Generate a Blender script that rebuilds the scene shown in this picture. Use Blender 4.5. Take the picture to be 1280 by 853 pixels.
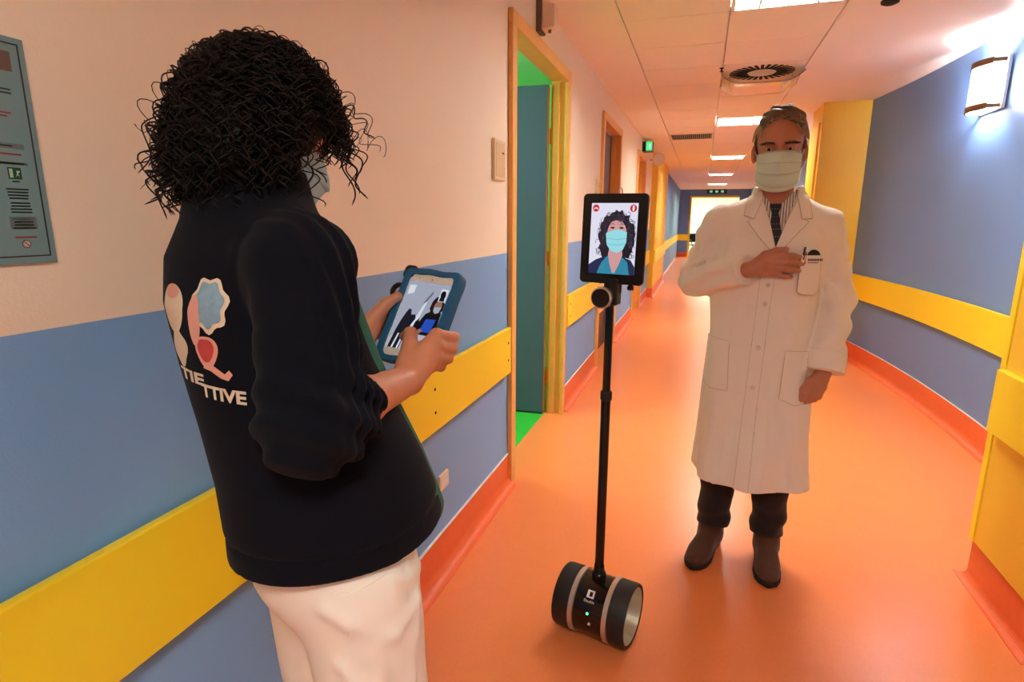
import bpy, bmesh, math, random
import numpy as np
from mathutils import Vector, Matrix

random.seed(7)
RNG = np.random.default_rng(7)
SC = bpy.context.scene
COL = SC.collection
for o in list(bpy.data.objects):
    bpy.data.objects.remove(o, do_unlink=True)

# ------------------------------------------------------------------ camera
CAM_F, CAM_PITCH, CAM_YAW, CAM_ROLL = 712.2, 12.016, 18.088, 0.228
CAM_POS = Vector((0.925, 0.0, 1.42))
_y, _p, _r = map(math.radians, (CAM_YAW, CAM_PITCH, CAM_ROLL))
_fw = Vector((-math.sin(_y) * math.cos(_p), math.cos(_y) * math.cos(_p), -math.sin(_p)))
_rt = Vector((math.cos(_y), math.sin(_y), 0))
_up = _rt.cross(_fw)
_rt, _up = _rt * math.cos(_r) + _up * math.sin(_r), _up * math.cos(_r) - _rt * math.sin(_r)
cam_data = bpy.data.cameras.new('camera')
cam_data.sensor_width = 36.0
cam_data.lens = CAM_F / 1280.0 * 36.0
cam_data.clip_start = 0.02
camera = bpy.data.objects.new('camera', cam_data)
M4 = Matrix.Identity(4)
for i in range(3):
    M4[i][0], M4[i][1], M4[i][2], M4[i][3] = _rt[i], _up[i], -_fw[i], CAM_POS[i]
camera.matrix_world = M4
COL.objects.link(camera)
SC.camera = camera

# ------------------------------------------------------------------ world, exposure
world = bpy.data.worlds.new('world'); SC.world = world
world.use_nodes = True
world.node_tree.nodes['Background'].inputs[0].default_value = (0.8, 0.86, 1.0, 1)
world.node_tree.nodes['Background'].inputs[1].default_value = 0.15
SC.view_settings.view_transform = 'Standard'
SC.view_settings.look = 'None'
SC.view_settings.gamma = 1.0
SC.view_settings.use_curve_mapping = False
EXPO = 1.88
SC.view_settings.exposure = EXPO
PANEL_POWER = 19.0        # emission of the fluorescent ceiling panels
PANEL_COLOR = (1.0, 0.965, 0.92)

# ------------------------------------------------------------------ helpers
def lin(c):
    return tuple(((v / 255) / 12.92 if v / 255 <= 0.04045 else ((v / 255 + 0.055) / 1.055) ** 2.4) for v in c)

MATS = {}
def mat(name, rgb, rough=0.6, metal=0.0, bump=0.0, bscale=200.0, var=0.0, vscale=8.0, spec=0.5, emit=None, estr=0.0,
        trans=0.0, alpha=1.0, sheen=0.0, sss=0.0, coat=0.0):
    if name in MATS:
        return MATS[name]
    m = bpy.data.materials.new(name); m.use_nodes = True
    nt = m.node_tree; b = nt.nodes['Principled BSDF']
    c = lin(rgb) + (1,)
    b.inputs['Base Color'].default_value = c
    b.inputs['Roughness'].default_value = rough
    b.inputs['Metallic'].default_value = metal
    b.inputs['Specular IOR Level'].default_value = spec
    b.inputs['Transmission Weight'].default_value = trans
    b.inputs['Alpha'].default_value = alpha
    b.inputs['Sheen Weight'].default_value = sheen
    b.inputs['Coat Weight'].default_value = coat
    if sss:
        b.inputs['Subsurface Weight'].default_value = sss
        b.inputs['Subsurface Radius'].default_value = (0.012, 0.005, 0.003)
        b.inputs['Subsurface Scale'].default_value = 0.5
    if emit:
        b.inputs['Emission Color'].default_value = lin(emit) + (1,)
        b.inputs['Emission Strength'].default_value = estr
    if bump or var:
        tc = nt.nodes.new('ShaderNodeTexCoord')
    if var:
        n = nt.nodes.new('ShaderNodeTexNoise'); n.inputs['Scale'].default_value = vscale; n.inputs['Detail'].default_value = 5
        nt.links.new(tc.outputs['Object'], n.inputs['Vector'])
        mx = nt.nodes.new('ShaderNodeMix'); mx.data_type = 'RGBA'
        lo = tuple(max(0, v * (1 - var)) for v in c[:3]) + (1,); hi = tuple(min(1, v * (1 + var)) for v in c[:3]) + (1,)
        mx.inputs[6].default_value = lo; mx.inputs[7].default_value = hi
        nt.links.new(n.outputs['Fac'], mx.inputs[0]); nt.links.new(mx.outputs[2], b.inputs['Base Color'])
    if bump:
        n2 = nt.nodes.new('ShaderNodeTexNoise'); n2.inputs['Scale'].default_value = bscale; n2.inputs['Detail'].default_value = 3
        nt.links.new(tc.outputs['Object'], n2.inputs['Vector'])
        bp = nt.nodes.new('ShaderNodeBump'); bp.inputs['Strength'].default_value = bump; bp.inputs['Distance'].default_value = 0.004
        nt.links.new(n2.outputs['Fac'], bp.inputs['Height']); nt.links.new(bp.outputs['Normal'], b.inputs['Normal'])
    MATS[name] = m
    return m

def tag(o, label=None, cat=None, group=None, kind=None):
    if label: o['label'] = label
    if cat: o['category'] = cat
    if group: o['group'] = group
    if kind: o['kind'] = kind
    return o

def link(name, me, material=None, parent=None, smooth=False):
    o = bpy.data.objects.new(name, me); COL.objects.link(o)
    if material is not None and me is not None:
        me.materials.append(material)
    if smooth:
        me.shade_smooth()
    if parent is not None:
        o.parent = parent
    return o

def empty(name, loc=(0, 0, 0), rz=0.0):
    o = bpy.data.objects.new(name, None); COL.objects.link(o)
    o.location = loc; o.rotation_euler = (0, 0, rz); o.empty_display_size = 0.05
    return o

def copy_tree(o, parent=None):
    c = o.copy(); COL.objects.link(c); c.parent = parent
    for ch in list(o.children):
        copy_tree(ch, c)
    return c

class MB:
    """collects simple solids, then links them as one mesh object"""
    def __init__(s): s.v, s.f = [], []
    def add(s, vs, fs):
        k = len(s.v); s.v += [tuple(v) for v in vs]; s.f += [tuple(i + k for i in f) for f in fs]; return s
    def box(s, a, b, M=None):
        x0, y0, z0 = a; x1, y1, z1 = b
        vs = [(x0,y0,z0),(x1,y0,z0),(x1,y1,z0),(x0,y1,z0),(x0,y0,z1),(x1,y0,z1),(x1,y1,z1),(x0,y1,z1)]
        if M is not None: vs = [tuple(M @ Vector(v)) for v in vs]
        return s.add(vs, [(0,3,2,1),(4,5,6,7),(0,1,5,4),(1,2,6,5),(2,3,7,6),(3,0,4,7)])
    def tube(s, pts, r, n=8, closed=False, caps=True):
        P = np.array(pts, float); m = len(P); rr = np.broadcast_to(np.array(r, float), (m,))
        T = np.gradient(P, axis=0) if not closed else np.roll(P, -1, 0) - np.roll(P, 1, 0)
        T /= np.linalg.norm(T, axis=1)[:, None] + 1e-12
        up = np.array([0, 0, 1.0]) if abs(T[0][2]) < 0.9 else np.array([1.0, 0, 0])
        N = np.cross(T[0], up); N /= np.linalg.norm(N)
        vs = []
        for i in range(m):
            N = N - T[i] * (N @ T[i]); N /= np.linalg.norm(N) + 1e-12; B = np.cross(T[i], N)
            for j in range(n):
                a = 2 * math.pi * j / n
                vs.append(tuple(P[i] + rr[i] * (math.cos(a) * N + math.sin(a) * B)))
        fs = []
        for i in range(m if closed else m - 1):
            for j in range(n):
                i2 = (i + 1) % m
                fs.append((i*n+j, i*n+(j+1)%n, i2*n+(j+1)%n, i2*n+j))
        if caps and not closed:
            fs.append(tuple(range(n))[::-1]); fs.append(tuple((m-1)*n+j for j in range(n)))
        return s.add(vs, fs)
    def lathe(s, prof, n=32, M=None, closed=False):
        """profile (r, z) around the z axis"""
        vs, fs = [], []; m = len(prof)
        for (r, z) in prof:
            for j in range(n):
                a = 2*math.pi*j/n; v = Vector((r*math.cos(a), r*math.sin(a), z))
                vs.append(tuple(M @ v) if M is not None else tuple(v))
        for i in range(m if closed else m - 1):
            i2 = (i + 1) % m
            for j in range(n):
                fs.append((i*n+j, i*n+(j+1)%n, i2*n+(j+1)%n, i2*n+j))
        if not closed:
            fs.append(tuple(range(n))[::-1]); fs.append(tuple((m-1)*n+j for j in range(n)))
        return s.add(vs, fs)
    def prism(s, poly, h0, h1, M=None):
        """polygon in xy extruded along z"""
        n = len(poly)
        vs = [(x, y, h0) for x, y in poly] + [(x, y, h1) for x, y in poly]
        if M is not None: vs = [tuple(M @ Vector(v)) for v in vs]
        return s.add(vs, [tuple(range(n))[::-1], tuple(range(n, 2*n))] + [(i, (i+1)%n, n+(i+1)%n, n+i) for i in range(n)])
    def sweep(s, prof, path, closed_prof=True):
        """prof: list of (offset into the room, z); path: list of (x, y, nx, ny)"""
        vs, fs = [], []; n = len(prof)
        for (x, y, nx, ny) in path:
            for (d, z) in prof: vs.append((x + nx*d, y + ny*d, z))
        m = len(path)
        for i in range(m - 1):
            for j in range(n if closed_prof else n - 1):
                fs.append((i*n+j, i*n+(j+1)%n, (i+1)*n+(j+1)%n, (i+1)*n+j))
        if closed_prof:
            fs.append(tuple(range(n))); fs.append(tuple((m-1)*n+j for j in range(n))[::-1])
        return s.add(vs, fs)
    def mesh(s, name, bevel=0.0, seg=2):
        me = bpy.data.meshes.new(name); me.from_pydata(s.v, [], s.f)
        bm = bmesh.new(); bm.from_mesh(me)
        bmesh.ops.recalc_face_normals(bm, faces=bm.faces)
        if bevel:
            es = [e for e in bm.edges if len(e.link_faces) == 2 and e.calc_face_angle(0) > 0.6]
            bmesh.ops.bevel(bm, geom=es, offset=bevel, segments=seg, affect='EDGES', profile=0.5)
        bm.to_mesh(me); bm.free(); me.update()
        return me
    def build(s, name, material, parent=None, bevel=0.0, smooth=False, seg=2):
        me = s.mesh(name, bevel, seg)
        o = link(name, me, material, parent)
        if smooth:
            me.shade_smooth()
            me.set_sharp_from_angle(angle=math.radians(38))
        return o

def box(name, a, b, material, parent=None, bevel=0.0):
    return MB().box(a, b).build(name, material, parent, bevel)

def text_mesh(txt, size, extrude=0.0, bold=0.0):
    cu = bpy.data.curves.new('txt', 'FONT'); cu.body = txt; cu.size = size; cu.extrude = extrude
    cu.offset = bold; cu.align_x = 'CENTER'; cu.align_y = 'CENTER'
    ob = bpy.data.objects.new('txt', cu); COL.objects.link(ob)
    dg = bpy.context.evaluated_depsgraph_get(); dg.update()
    me = bpy.data.meshes.new_from_object(ob.evaluated_get(dg))
    bpy.data.objects.remove(ob); bpy.data.curves.remove(cu)
    return me

# ------------------------------------------------------------------ signed-distance modelling (for cloth, bodies, shoes)
f32 = np.float32
def smin(a, b, k):
    h = np.maximum(k - np.abs(a - b), 0) / k
    return np.minimum(a, b) - h * h * k * 0.25
def smax(a, b, k): return -smin(-a, -b, k)
def cap(P, a, b, r1, r2=None):
    r2 = r1 if r2 is None else r2
    a = np.array(a, f32); b = np.array(b, f32); ab = b - a
    t = np.clip((P - a) @ ab / (ab @ ab + 1e-9), 0, 1)
    return np.linalg.norm(P - a - t[:, None] * ab, axis=1) - (r1 + t * (r2 - r1))
def chain(P, pts, rs, k=0.01):
    d = None
    for i in range(len(pts) - 1):
        e = cap(P, pts[i], pts[i+1], rs[i], rs[i+1])
        d = e if d is None else smin(d, e, k)
    return d
def ell(P, c, r, R=None):
    p = P - np.array(c, f32)
    if R is not None: p = p @ np.array(R, f32)
    r = np.array(r, f32)
    k0 = np.linalg.norm(p / r, axis=1); k1 = np.linalg.norm(p / (r * r), axis=1) + 1e-6
    return k0 * (k0 - 1) / k1
def rbox(P, c, h, r, R=None):
    p = P - np.array(c, f32)
    if R is not None: p = p @ np.array(R, f32)
    q = np.abs(p) - np.array(h, f32) + r
    return np.linalg.norm(np.maximum(q, 0), axis=1) + np.minimum(q.max(1), 0) - r
def loft(P, st, zcap=True, e=2.0):
    """st rows: z, cx, cy, rx, ry (z increasing); elliptical column"""
    st = np.array(st, f32); z = P[:, 2]
    cx, cy, rx, ry = (np.interp(z, st[:, 0], st[:, i]).astype(f32) for i in (1, 2, 3, 4))
    u, v = (P[:, 0] - cx) / rx, (P[:, 1] - cy) / ry
    if e == 2.0: q = np.sqrt(u*u + v*v)
    else: q = (np.abs(u)**e + np.abs(v)**e) ** (1/e)
    d = (q - 1) * np.minimum(rx, ry)
    if zcap: d = np.maximum(d, np.maximum(st[0, 0] - z, z - st[-1, 0]))
    return d
def rotm(ax, deg):
    return np.array(Matrix.Rotation(math.radians(deg), 3, ax), f32)

def sdf_mesh(name, f, lo, hi, h, B=8):
    """two-level surface nets; returns a Blender mesh"""
    lo = np.array(lo, f32); hi = np.array(hi, f32); S = B * h
    nb = np.ceil((hi - lo) / S).astype(int)
    I = np.stack(np.meshgrid(*[np.arange(n) for n in nb], indexing='ij'), -1).reshape(-1, 3)
    c = lo + (I + 0.5) * S
    d = np.concatenate([f(q.astype(f32)) for q in np.array_split(c, max(1, len(c)//200000))])
    I = I[np.abs(d) < S * 0.87 * 1.5 + 0.012]
    g = np.stack(np.meshgrid(*[np.arange(B + 1)] * 3, indexing='ij'), -1).reshape(-1, 3)
    nx = nb * B + 1
    key = lambda a: (a[..., 0].astype(np.int64) * nx[1] + a[..., 1]) * nx[2] + a[..., 2]
    off = np.array([[0,0,0],[1,0,0],[0,1,0],[1,1,0],[0,0,1],[1,0,1],[0,1,1],[1,1,1]])
    edges = [(0,1),(2,3),(4,5),(6,7),(0,2),(1,3),(4,6),(5,7),(0,4),(1,5),(2,6),(3,7)]
    cells_k, cells_p, cells_i, quads = [], [], [], []
    for ch in np.array_split(I, max(1, len(I) // 400)):
        if len(ch) == 0: continue
        gi = ch[:, None, :] * B + g[None]
        P = (lo + gi.reshape(-1, 3) * h).astype(f32)
        D = f(P).reshape(len(ch), B+1, B+1, B+1)
        V = [D[:, o[0]:o[0]+B, o[1]:o[1]+B, o[2]:o[2]+B] for o in off]
        V = np.stack(V, -1)
        s = V < 0; n = s.sum(-1)
        m = (n > 0) & (n < 8)
        bi, ci, cj, ck = np.nonzero(m)
        v = V[m]; acc = np.zeros((len(v), 3)); cnt = np.zeros(len(v))
        for a, b in edges:
            x = (v[:, a] < 0) != (v[:, b] < 0)
            t = np.where(x, v[:, a] / np.where(x, v[:, a] - v[:, b], 1), 0)
            p = off[a] + t[:, None] * (off[b] - off[a])
            acc += p * x[:, None]; cnt += x
        base = ch[bi] * B + np.stack([ci, cj, ck], -1)
        cells_i.append(base); cells_p.append(lo + (base + acc / cnt[:, None]) * h)
        cells_k.append(key(base))
        # sign of the three edges leaving corner 0
        cells_sign = np.stack([(v[:, 0] < 0), (v[:, 1] < 0), (v[:, 2] < 0), (v[:, 4] < 0)], -1)
        quads.append(cells_sign)
    K = np.concatenate(cells_k); Pn = np.concatenate(cells_p); Ci = np.concatenate(cells_i); Sg = np.concatenate(quads)
    o = np.argsort(K); K, Pn, Ci, Sg = K[o], Pn[o], Ci[o], Sg[o]
    def find(a):
        k = key(a); j = np.clip(np.searchsorted(K, k), 0, len(K) - 1)
        return np.where((K[j] == k) & (a.min(-1) >= 0), j, -1)
    F = []
    for ax in range(3):
        m = Sg[:, 0] != Sg[:, ax + 1]
        a1, a2 = (ax + 1) % 3, (ax + 2) % 3
        e1, e2 = np.eye(3, dtype=int)[a1], np.eye(3, dtype=int)[a2]
        c0 = Ci[m]
        q = np.stack([find(c0), find(c0 - e1), find(c0 - e1 - e2), find(c0 - e2)], -1)
        q[~Sg[m, 0]] = q[~Sg[m, 0]][:, ::-1]
        F.append(q[(q >= 0).all(1)])
    F = np.concatenate(F)
    me = bpy.data.meshes.new(name)
    me.vertices.add(len(Pn)); me.vertices.foreach_set('co', Pn.astype(f32).ravel())
    me.loops.add(F.size); me.loops.foreach_set('vertex_index', F.astype(np.int32).ravel())
    me.polygons.add(len(F)); me.polygons.foreach_set('loop_start', np.arange(0, F.size, 4, dtype=np.int32))
    me.update(calc_edges=True); me.validate()
    me.shade_smooth()
    return me

def trace(f, O, D, tmax=1.0, off=0.0):
    """march rays from O along D on to the surface f = off"""
    O = np.array(O, f32); D = np.array(D, f32)
    D = np.broadcast_to(D / np.linalg.norm(D, axis=-1, keepdims=True), O.shape)
    t = np.zeros(len(O), f32)
    for _ in range(45):
        t = np.minimum(t + 0.75 * (f(O + t[:, None] * D) - off), tmax)
    return O + t[:, None] * D

def grid_mesh(name, P, nu, nv, thick=0.0, closed_u=False):
    """P: (nu*nv, 3) row-major; optional thickness by doubling along the normals"""
    P = np.array(P, float).reshape(nu, nv, 3)
    fs = []
    for i in range(nu if closed_u else nu - 1):
        for j in range(nv - 1):
            i2 = (i + 1) % nu
            fs.append((i*nv+j, i2*nv+j, i2*nv+j+1, i*nv+j+1))
    me = bpy.data.meshes.new(name); me.from_pydata([tuple(p) for p in P.reshape(-1, 3)], [], fs)
    if thick:
        bm = bmesh.new(); bm.from_mesh(me); bm.normal_update()
        bmesh.ops.solidify(bm, geom=bm.faces[:], thickness=thick)
        bmesh.ops.recalc_face_normals(bm, faces=bm.faces)
        bm.to_mesh(me); bm.free()
    me.shade_smooth()
    return me

def poly_patch(name, poly, f, origin_fn, D, off, thick, cell=0.006):
    """a cloth patch: 2-D polygon, filled and subdivided, laid on surface f along direction D"""
    bm = bmesh.new()
    vs = [bm.verts.new((p[0], p[1], 0)) for p in poly]
    bm.faces.new(vs)
    bmesh.ops.triangulate(bm, faces=bm.faces[:])
    x0 = min(p[0] for p in poly); x1 = max(p[0] for p in poly); y0 = min(p[1] for p in poly); y1 = max(p[1] for p in poly)
    for ax, (a, b) in enumerate(((x0, x1), (y0, y1))):
        n = max(1, int((b - a) / cell))
        for i in range(1, n):
            q = a + (b - a) * i / n
            co = (q, 0, 0) if ax == 0 else (0, q, 0); no = (1, 0, 0) if ax == 0 else (0, 1, 0)
            bmesh.ops.bisect_plane(bm, geom=bm.verts[:] + bm.edges[:] + bm.faces[:], plane_co=co, plane_no=no)
    bm.verts.ensure_lookup_table()
    P2 = np.array([(v.co.x, v.co.y) for v in bm.verts], f32)
    W = trace(f, origin_fn(P2), D, off=off)
    for v, w in zip(bm.verts, W): v.co = w
    bm.normal_update()
    nrm = sum((fc.normal * fc.calc_area() for fc in bm.faces), Vector())
    if nrm.dot(Vector(np.array(D, float))) > 0:
        bmesh.ops.reverse_faces(bm, faces=bm.faces[:])
    if thick:
        bmesh.ops.solidify(bm, geom=bm.faces[:], thickness=thick)
        bmesh.ops.recalc_face_normals(bm, faces=bm.faces)
    me = bpy.data.meshes.new(name); bm.to_mesh(me); bm.free(); me.shade_smooth()
    me.set_sharp_from_angle(angle=math.radians(50))
    return me

# ================================================================== THE SETTING
CEIL = 2.60
Y0, Y1 = -3.0, 24.0                      # corridor from behind the camera to its far end
Z_PAINT = 1.258                          # blue below, cream above
R0, R1 = 0.645, 0.884                    # wall guard board heights
BASE_H = 0.172

def paint_mat(name, lo, hi, z):
    m = mat(name, lo, rough=0.55, bump=0.22, bscale=170)
    nt = m.node_tree; b = nt.nodes['Principled BSDF']
    g = nt.nodes.new('ShaderNodeNewGeometry'); sx = nt.nodes.new('ShaderNodeSeparateXYZ')
    nt.links.new(g.outputs['Position'], sx.inputs[0])
    gt = nt.nodes.new('ShaderNodeMath'); gt.operation = 'GREATER_THAN'; gt.inputs[1].default_value = z
    nz = nt.nodes.new('ShaderNodeTexNoise'); nz.inputs['Scale'].default_value = 60
    ad = nt.nodes.new('ShaderNodeMath'); ad.operation = 'MULTIPLY_ADD'; ad.inputs[1].default_value = 0.003
    nt.links.new(nz.outputs['Fac'], ad.inputs[0]); nt.links.new(sx.outputs['Z'], ad.inputs[2])
    nt.links.new(ad.outputs[0], gt.inputs[0])
    mx = nt.nodes.new('ShaderNodeMix'); mx.data_type = 'RGBA'
    mx.inputs[6].default_value = lin(lo) + (1,); mx.inputs[7].default_value = lin(hi) + (1,)
    nt.links.new(gt.outputs[0], mx.inputs[0]); nt.links.new(mx.outputs[2], b.inputs['Base Color'])
    return m

BLUE = (126, 174, 222)
M_WALL_L = paint_mat('paint_cream_over_blue', BLUE, (246, 230, 204), Z_PAINT)
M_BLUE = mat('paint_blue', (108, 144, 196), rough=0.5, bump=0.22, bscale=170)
M_YEL = mat('yellow_laminate', (255, 222, 40), rough=0.38, bump=0.03, bscale=300, spec=0.4)
M_YELW = mat('paint_yellow', (246, 196, 50), rough=0.5, bump=0.15, bscale=170)
M_ORBASE = mat('orange_skirting', (236, 106, 52), rough=0.4, var=0.10, vscale=30)
M_CEIL = mat('ceiling_plaster', (246, 232, 220), rough=0.85, bump=0.08, bscale=240)
M_TILE = mat('ceiling_tile_white', (246, 230, 216), rough=0.85, bump=0.25, bscale=420)
M_WOOD = mat('door_frame_wood', (238, 178, 96), rough=0.42, var=0.10, vscale=14)
M_WOODEDGE = mat('door_edge_wood', (176, 98, 48), rough=0.5)
M_LEAF = mat('door_leaf_blue_grey', (72, 92, 130), rough=0.5, bump=0.05)
M_LEAFB = mat('door_leaf_taupe', (96, 70, 62), rough=0.5)
M_METAL = mat('brushed_metal', (190, 185, 175), rough=0.35, metal=1.0)
M_BRASS = mat('hinge_brass', (206, 160, 60), rough=0.35, metal=1.0)
M_GREENF = mat('green_lino', (52, 190, 62), rough=0.35, var=0.08, vscale=20)
M_GREENW = mat('green_room_paint', (160, 236, 160), rough=0.6)
M_CREAM = mat('cream_plastic', (232, 212, 172), rough=0.45)
M_WHITE = mat('white_plastic', (236, 232, 226), rough=0.4)
M_DARK = mat('dark_slot', (26, 22, 20), rough=0.8)
M_BLACK = mat('black_plastic', (12, 12, 13), rough=0.32)

# floor: mottled orange lino with a soft sheen
M_FLOOR = mat('orange_lino', (236, 104, 44), rough=0.3, spec=0.5)
nt = M_FLOOR.node_tree; b = nt.nodes['Principled BSDF']
tc = nt.nodes.new('ShaderNodeTexCoord')
n1 = nt.nodes.new('ShaderNodeTexNoise'); n1.inputs['Scale'].default_value = 9; n1.inputs['Detail'].default_value = 8; n1.inputs['Roughness'].default_value = 0.7
n2 = nt.nodes.new('ShaderNodeTexNoise'); n2.inputs['Scale'].default_value = 75; n2.inputs['Detail'].default_value = 4
for n in (n1, n2): nt.links.new(tc.outputs['Object'], n.inputs['Vector'])
ma = nt.nodes.new('ShaderNodeMath'); ma.operation = 'ADD'; nt.links.new(n1.outputs['Fac'], ma.inputs[0]); nt.links.new(n2.outputs['Fac'], ma.inputs[1])
rp = nt.nodes.new('ShaderNodeValToRGB')
rp.color_ramp.elements[0].position = 0.32; rp.color_ramp.elements[0].color = lin((240, 134, 74)) + (1,)
rp.color_ramp.elements[1].position = 0.72; rp.color_ramp.elements[1].color = lin((245, 144, 84)) + (1,)
hf = nt.nodes.new('ShaderNodeMath'); hf.operation = 'MULTIPLY'; hf.inputs[1].default_value = 0.5
nt.links.new(ma.outputs[0], hf.inputs[0]); nt.links.new(hf.outputs[0], rp.inputs[0]); nt.links.new(rp.outputs[0], b.inputs['Base Color'])
rr = nt.nodes.new('ShaderNodeMapRange'); rr.inputs['To Min'].default_value = 0.27; rr.inputs['To Max'].default_value = 0.31
nt.links.new(n1.outputs['Fac'], rr.inputs['Value']); nt.links.new(rr.outputs['Result'], b.inputs['Roughness'])

tag(box('floor', (-0.11, Y0, -0.05), (3.2, Y1 + 4, 0.0), M_FLOOR), 'glossy mottled orange lino floor of the corridor', 'floor', kind='structure')

# ---- left wall with door openings
DOORS = [(2.755, 4.03), (5.42, 6.66), (8.40, 9.60)]      # outer edges of the frames on the left wall
DH = 2.385                                                # top of the frames
FW = 0.07                                                # frame face width
OPEN = [(a + 0.03, c - 0.03) for a, c in DOORS]
mb = MB(); y = Y0
for a, c in OPEN:
    mb.box((-0.10, y, 0), (0, a, CEIL)); mb.box((-0.10, a, DH - 0.03), (0, c, CEIL)); y = c
mb.box((-0.10, y, 0), (0, Y1, CEIL))
tag(mb.build('wall_left', M_WALL_L), 'left corridor wall painted cream above and blue below', 'wall', kind='structure')

# ---- coved orange skirting
def cove(r=0.05, t=0.007, h=BASE_H):
    p = [(0, 0), (0, h), (t, h)]
    for i in range(7):
        a = math.pi + (math.pi / 2) * i / 6
        p.append((t + r + r * math.cos(a), r + 0.002 + r * math.sin(a)))
    return p + [(t + r, 0)]
def skirting(name, paths, label):
    mb, st = MB(), MB()
    for path in paths:
        mb.sweep(cove(), path)
        st.sweep([(0, BASE_H), (0, BASE_H + 0.006), (0.008, BASE_H + 0.006), (0.008, BASE_H)], path)
    o = mb.build(name, M_ORBASE, smooth=True)
    st.build('sealing_strip', M_WHITE, o)
    return tag(o, label, 'skirting', kind='structure')
segs = [(Y0, 2.755), (4.03, 5.42), (6.66, 8.40), (9.60, 10.95), (14.1, Y1)]
skirting('baseboard_left', [[(0, a, 1, 0), (0, c, 1, 0)] for a, c in segs], 'orange coved skirting along the left corridor wall')

# ---- yellow wall guard boards on the left wall
GUARDS = [((Y0, 2.715), 'long yellow wall guard board beside the woman, left wall'),
          ((4.06, 5.385), 'yellow wall guard board between the first two left doors'),
          ((6.70, 8.36), 'yellow wall guard board between second and third left doors'),
          ((9.64, 10.94), 'short yellow wall guard board before the yellow left pilaster'),
          ((14.12, Y1), 'far yellow wall guard board on blue left wall')]
SCREWS = {0: (1.82, 2.67, 0.95, 0.1, -0.8)}
for i, ((a, c), lab) in enumerate(GUARDS):
    g = MB().box((0.012, a, R0), (0.034, c, R1)).build('trim_%d' % (i + 1), M_YEL, bevel=0.004)
    tag(g, lab, 'wall guard', kind='structure')
    bk = MB()
    yy = a + 0.15
    while yy < c: bk.box((0.0, yy - 0.03, R0 + 0.03), (0.0125, yy + 0.03, R1 - 0.03)); yy += 0.6
    bk.build('standoff', M_DARK, g)
    for ys in SCREWS.get(i, (a + 0.06, c - 0.06)):
        for zs in (R0 + 0.075, R0 + 0.165):
            MB().lathe([(0.006, 0), (0.006, 0.0015), (0.003, 0.002)], 10, Matrix.Translation((0.034, ys, zs)) @ Matrix.Rotation(math.pi/2, 4, 'Y')).build('screw', M_DARK, g)

# ---- doors on the left wall
def door_frame(name, a, c, label):
    root = empty(name, (0, (a + c) / 2, 0)); tag(root, label, 'door', kind='structure'); L = (c - a) / 2
    # casing on the corridor side, jambs through the wall
    for s, lab in ((-1, 0), (1, 1)):
        y0, y1 = (-L, -L + FW) if s < 0 else (L - FW, L)
        MB().box((0, y0, 0), (0.026, y1, DH - FW)).build('casing', M_WOOD, root, bevel=0.004)
        j0, j1 = (-L + 0.03, -L + 0.055) if s < 0 else (L - 0.055, L - 0.03)
        MB().box((-0.10, j0, 0), (0.002, j1, DH - 0.05)).build('jamb', M_WOOD, root)
        k0, k1 = (-L + 0.055, -L + 0.072) if s < 0 else (L - 0.072, L - 0.055)
        MB().box((-0.085, k0, 0), (-0.04, k1, DH - 0.067)).build('door_stop', M_WOOD, root, bevel=0.003)
    MB().box((0, -L, DH - FW), (0.026, L, DH)).build('head_casing', M_WOOD, root, bevel=0.004)
    MB().box((-0.10, -L + 0.03, DH - 0.055), (0.002, L - 0.03, DH - 0.03)).build('head_jamb', M_WOOD, root)
    return root
d1 = door_frame('door_1', *DOORS[0], 'orange wooden door frame with open blue-grey door into green room')
L1 = (DOORS[0][1] - DOORS[0][0]) / 2
M = Matrix.Translation((-0.112, L1 - 0.06, 0)) @ Matrix.Rotation(math.radians(3), 4, 'Z')
lf = MB().box((-1.03, -0.045, 0.012), (-0.004, 0.0, 2.30), M).build('leaf', M_LEAF, d1, bevel=0.002)
MB().box((-0.004, -0.045, 0.012), (0.0, 0.0, 2.30), M).build('edge_band', M_WOODEDGE, lf)
MB().box((-1.03, -0.0455, 0.0), (-0.01, -0.044, 0.012), M).build('door_sweep', M_DARK, lf)
for z in (0.28, 1.15, 1.98):
    MB().lathe([(0.008, -0.05), (0.008, 0.05)], 10, Matrix.Translation((-0.105, L1 - 0.052, z))).build('hinge', M_BRASS, d1, smooth=True)
MB().tube([Vector(M @ Vector(p)) for p in [(-0.96, -0.045, 1.02), (-0.96, -0.095, 1.02), (-0.85, -0.1, 1.02)]], 0.009, 8).build('handle', M_METAL, lf, smooth=True)

for i, (a, c) in enumerate(DOORS[1:]):
    d = door_frame('door_%d' % (i + 2), a, c, ('second door on the left wall with taupe leaf' , 'third door on the left wall with tan leaf')[i])
    L = (c - a) / 2
    lf = MB().box((-0.128, -L + 0.06, 0.01), (-0.086, L - 0.06, DH - 0.07)).build('leaf', (M_LEAFB, M_WOOD)[i], d, bevel=0.002)
    MB().box((-0.087, -L + 0.09, 0.42), (-0.082, L - 0.09, 0.74)).build('kick_plate', M_CREAM, lf)
    MB().tube([(-0.086, -L + 0.12, 1.02), (-0.05, -L + 0.12, 1.02), (-0.045, -L + 0.24, 1.02)], 0.009, 8).build('handle', M_METAL, lf, smooth=True)

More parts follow.
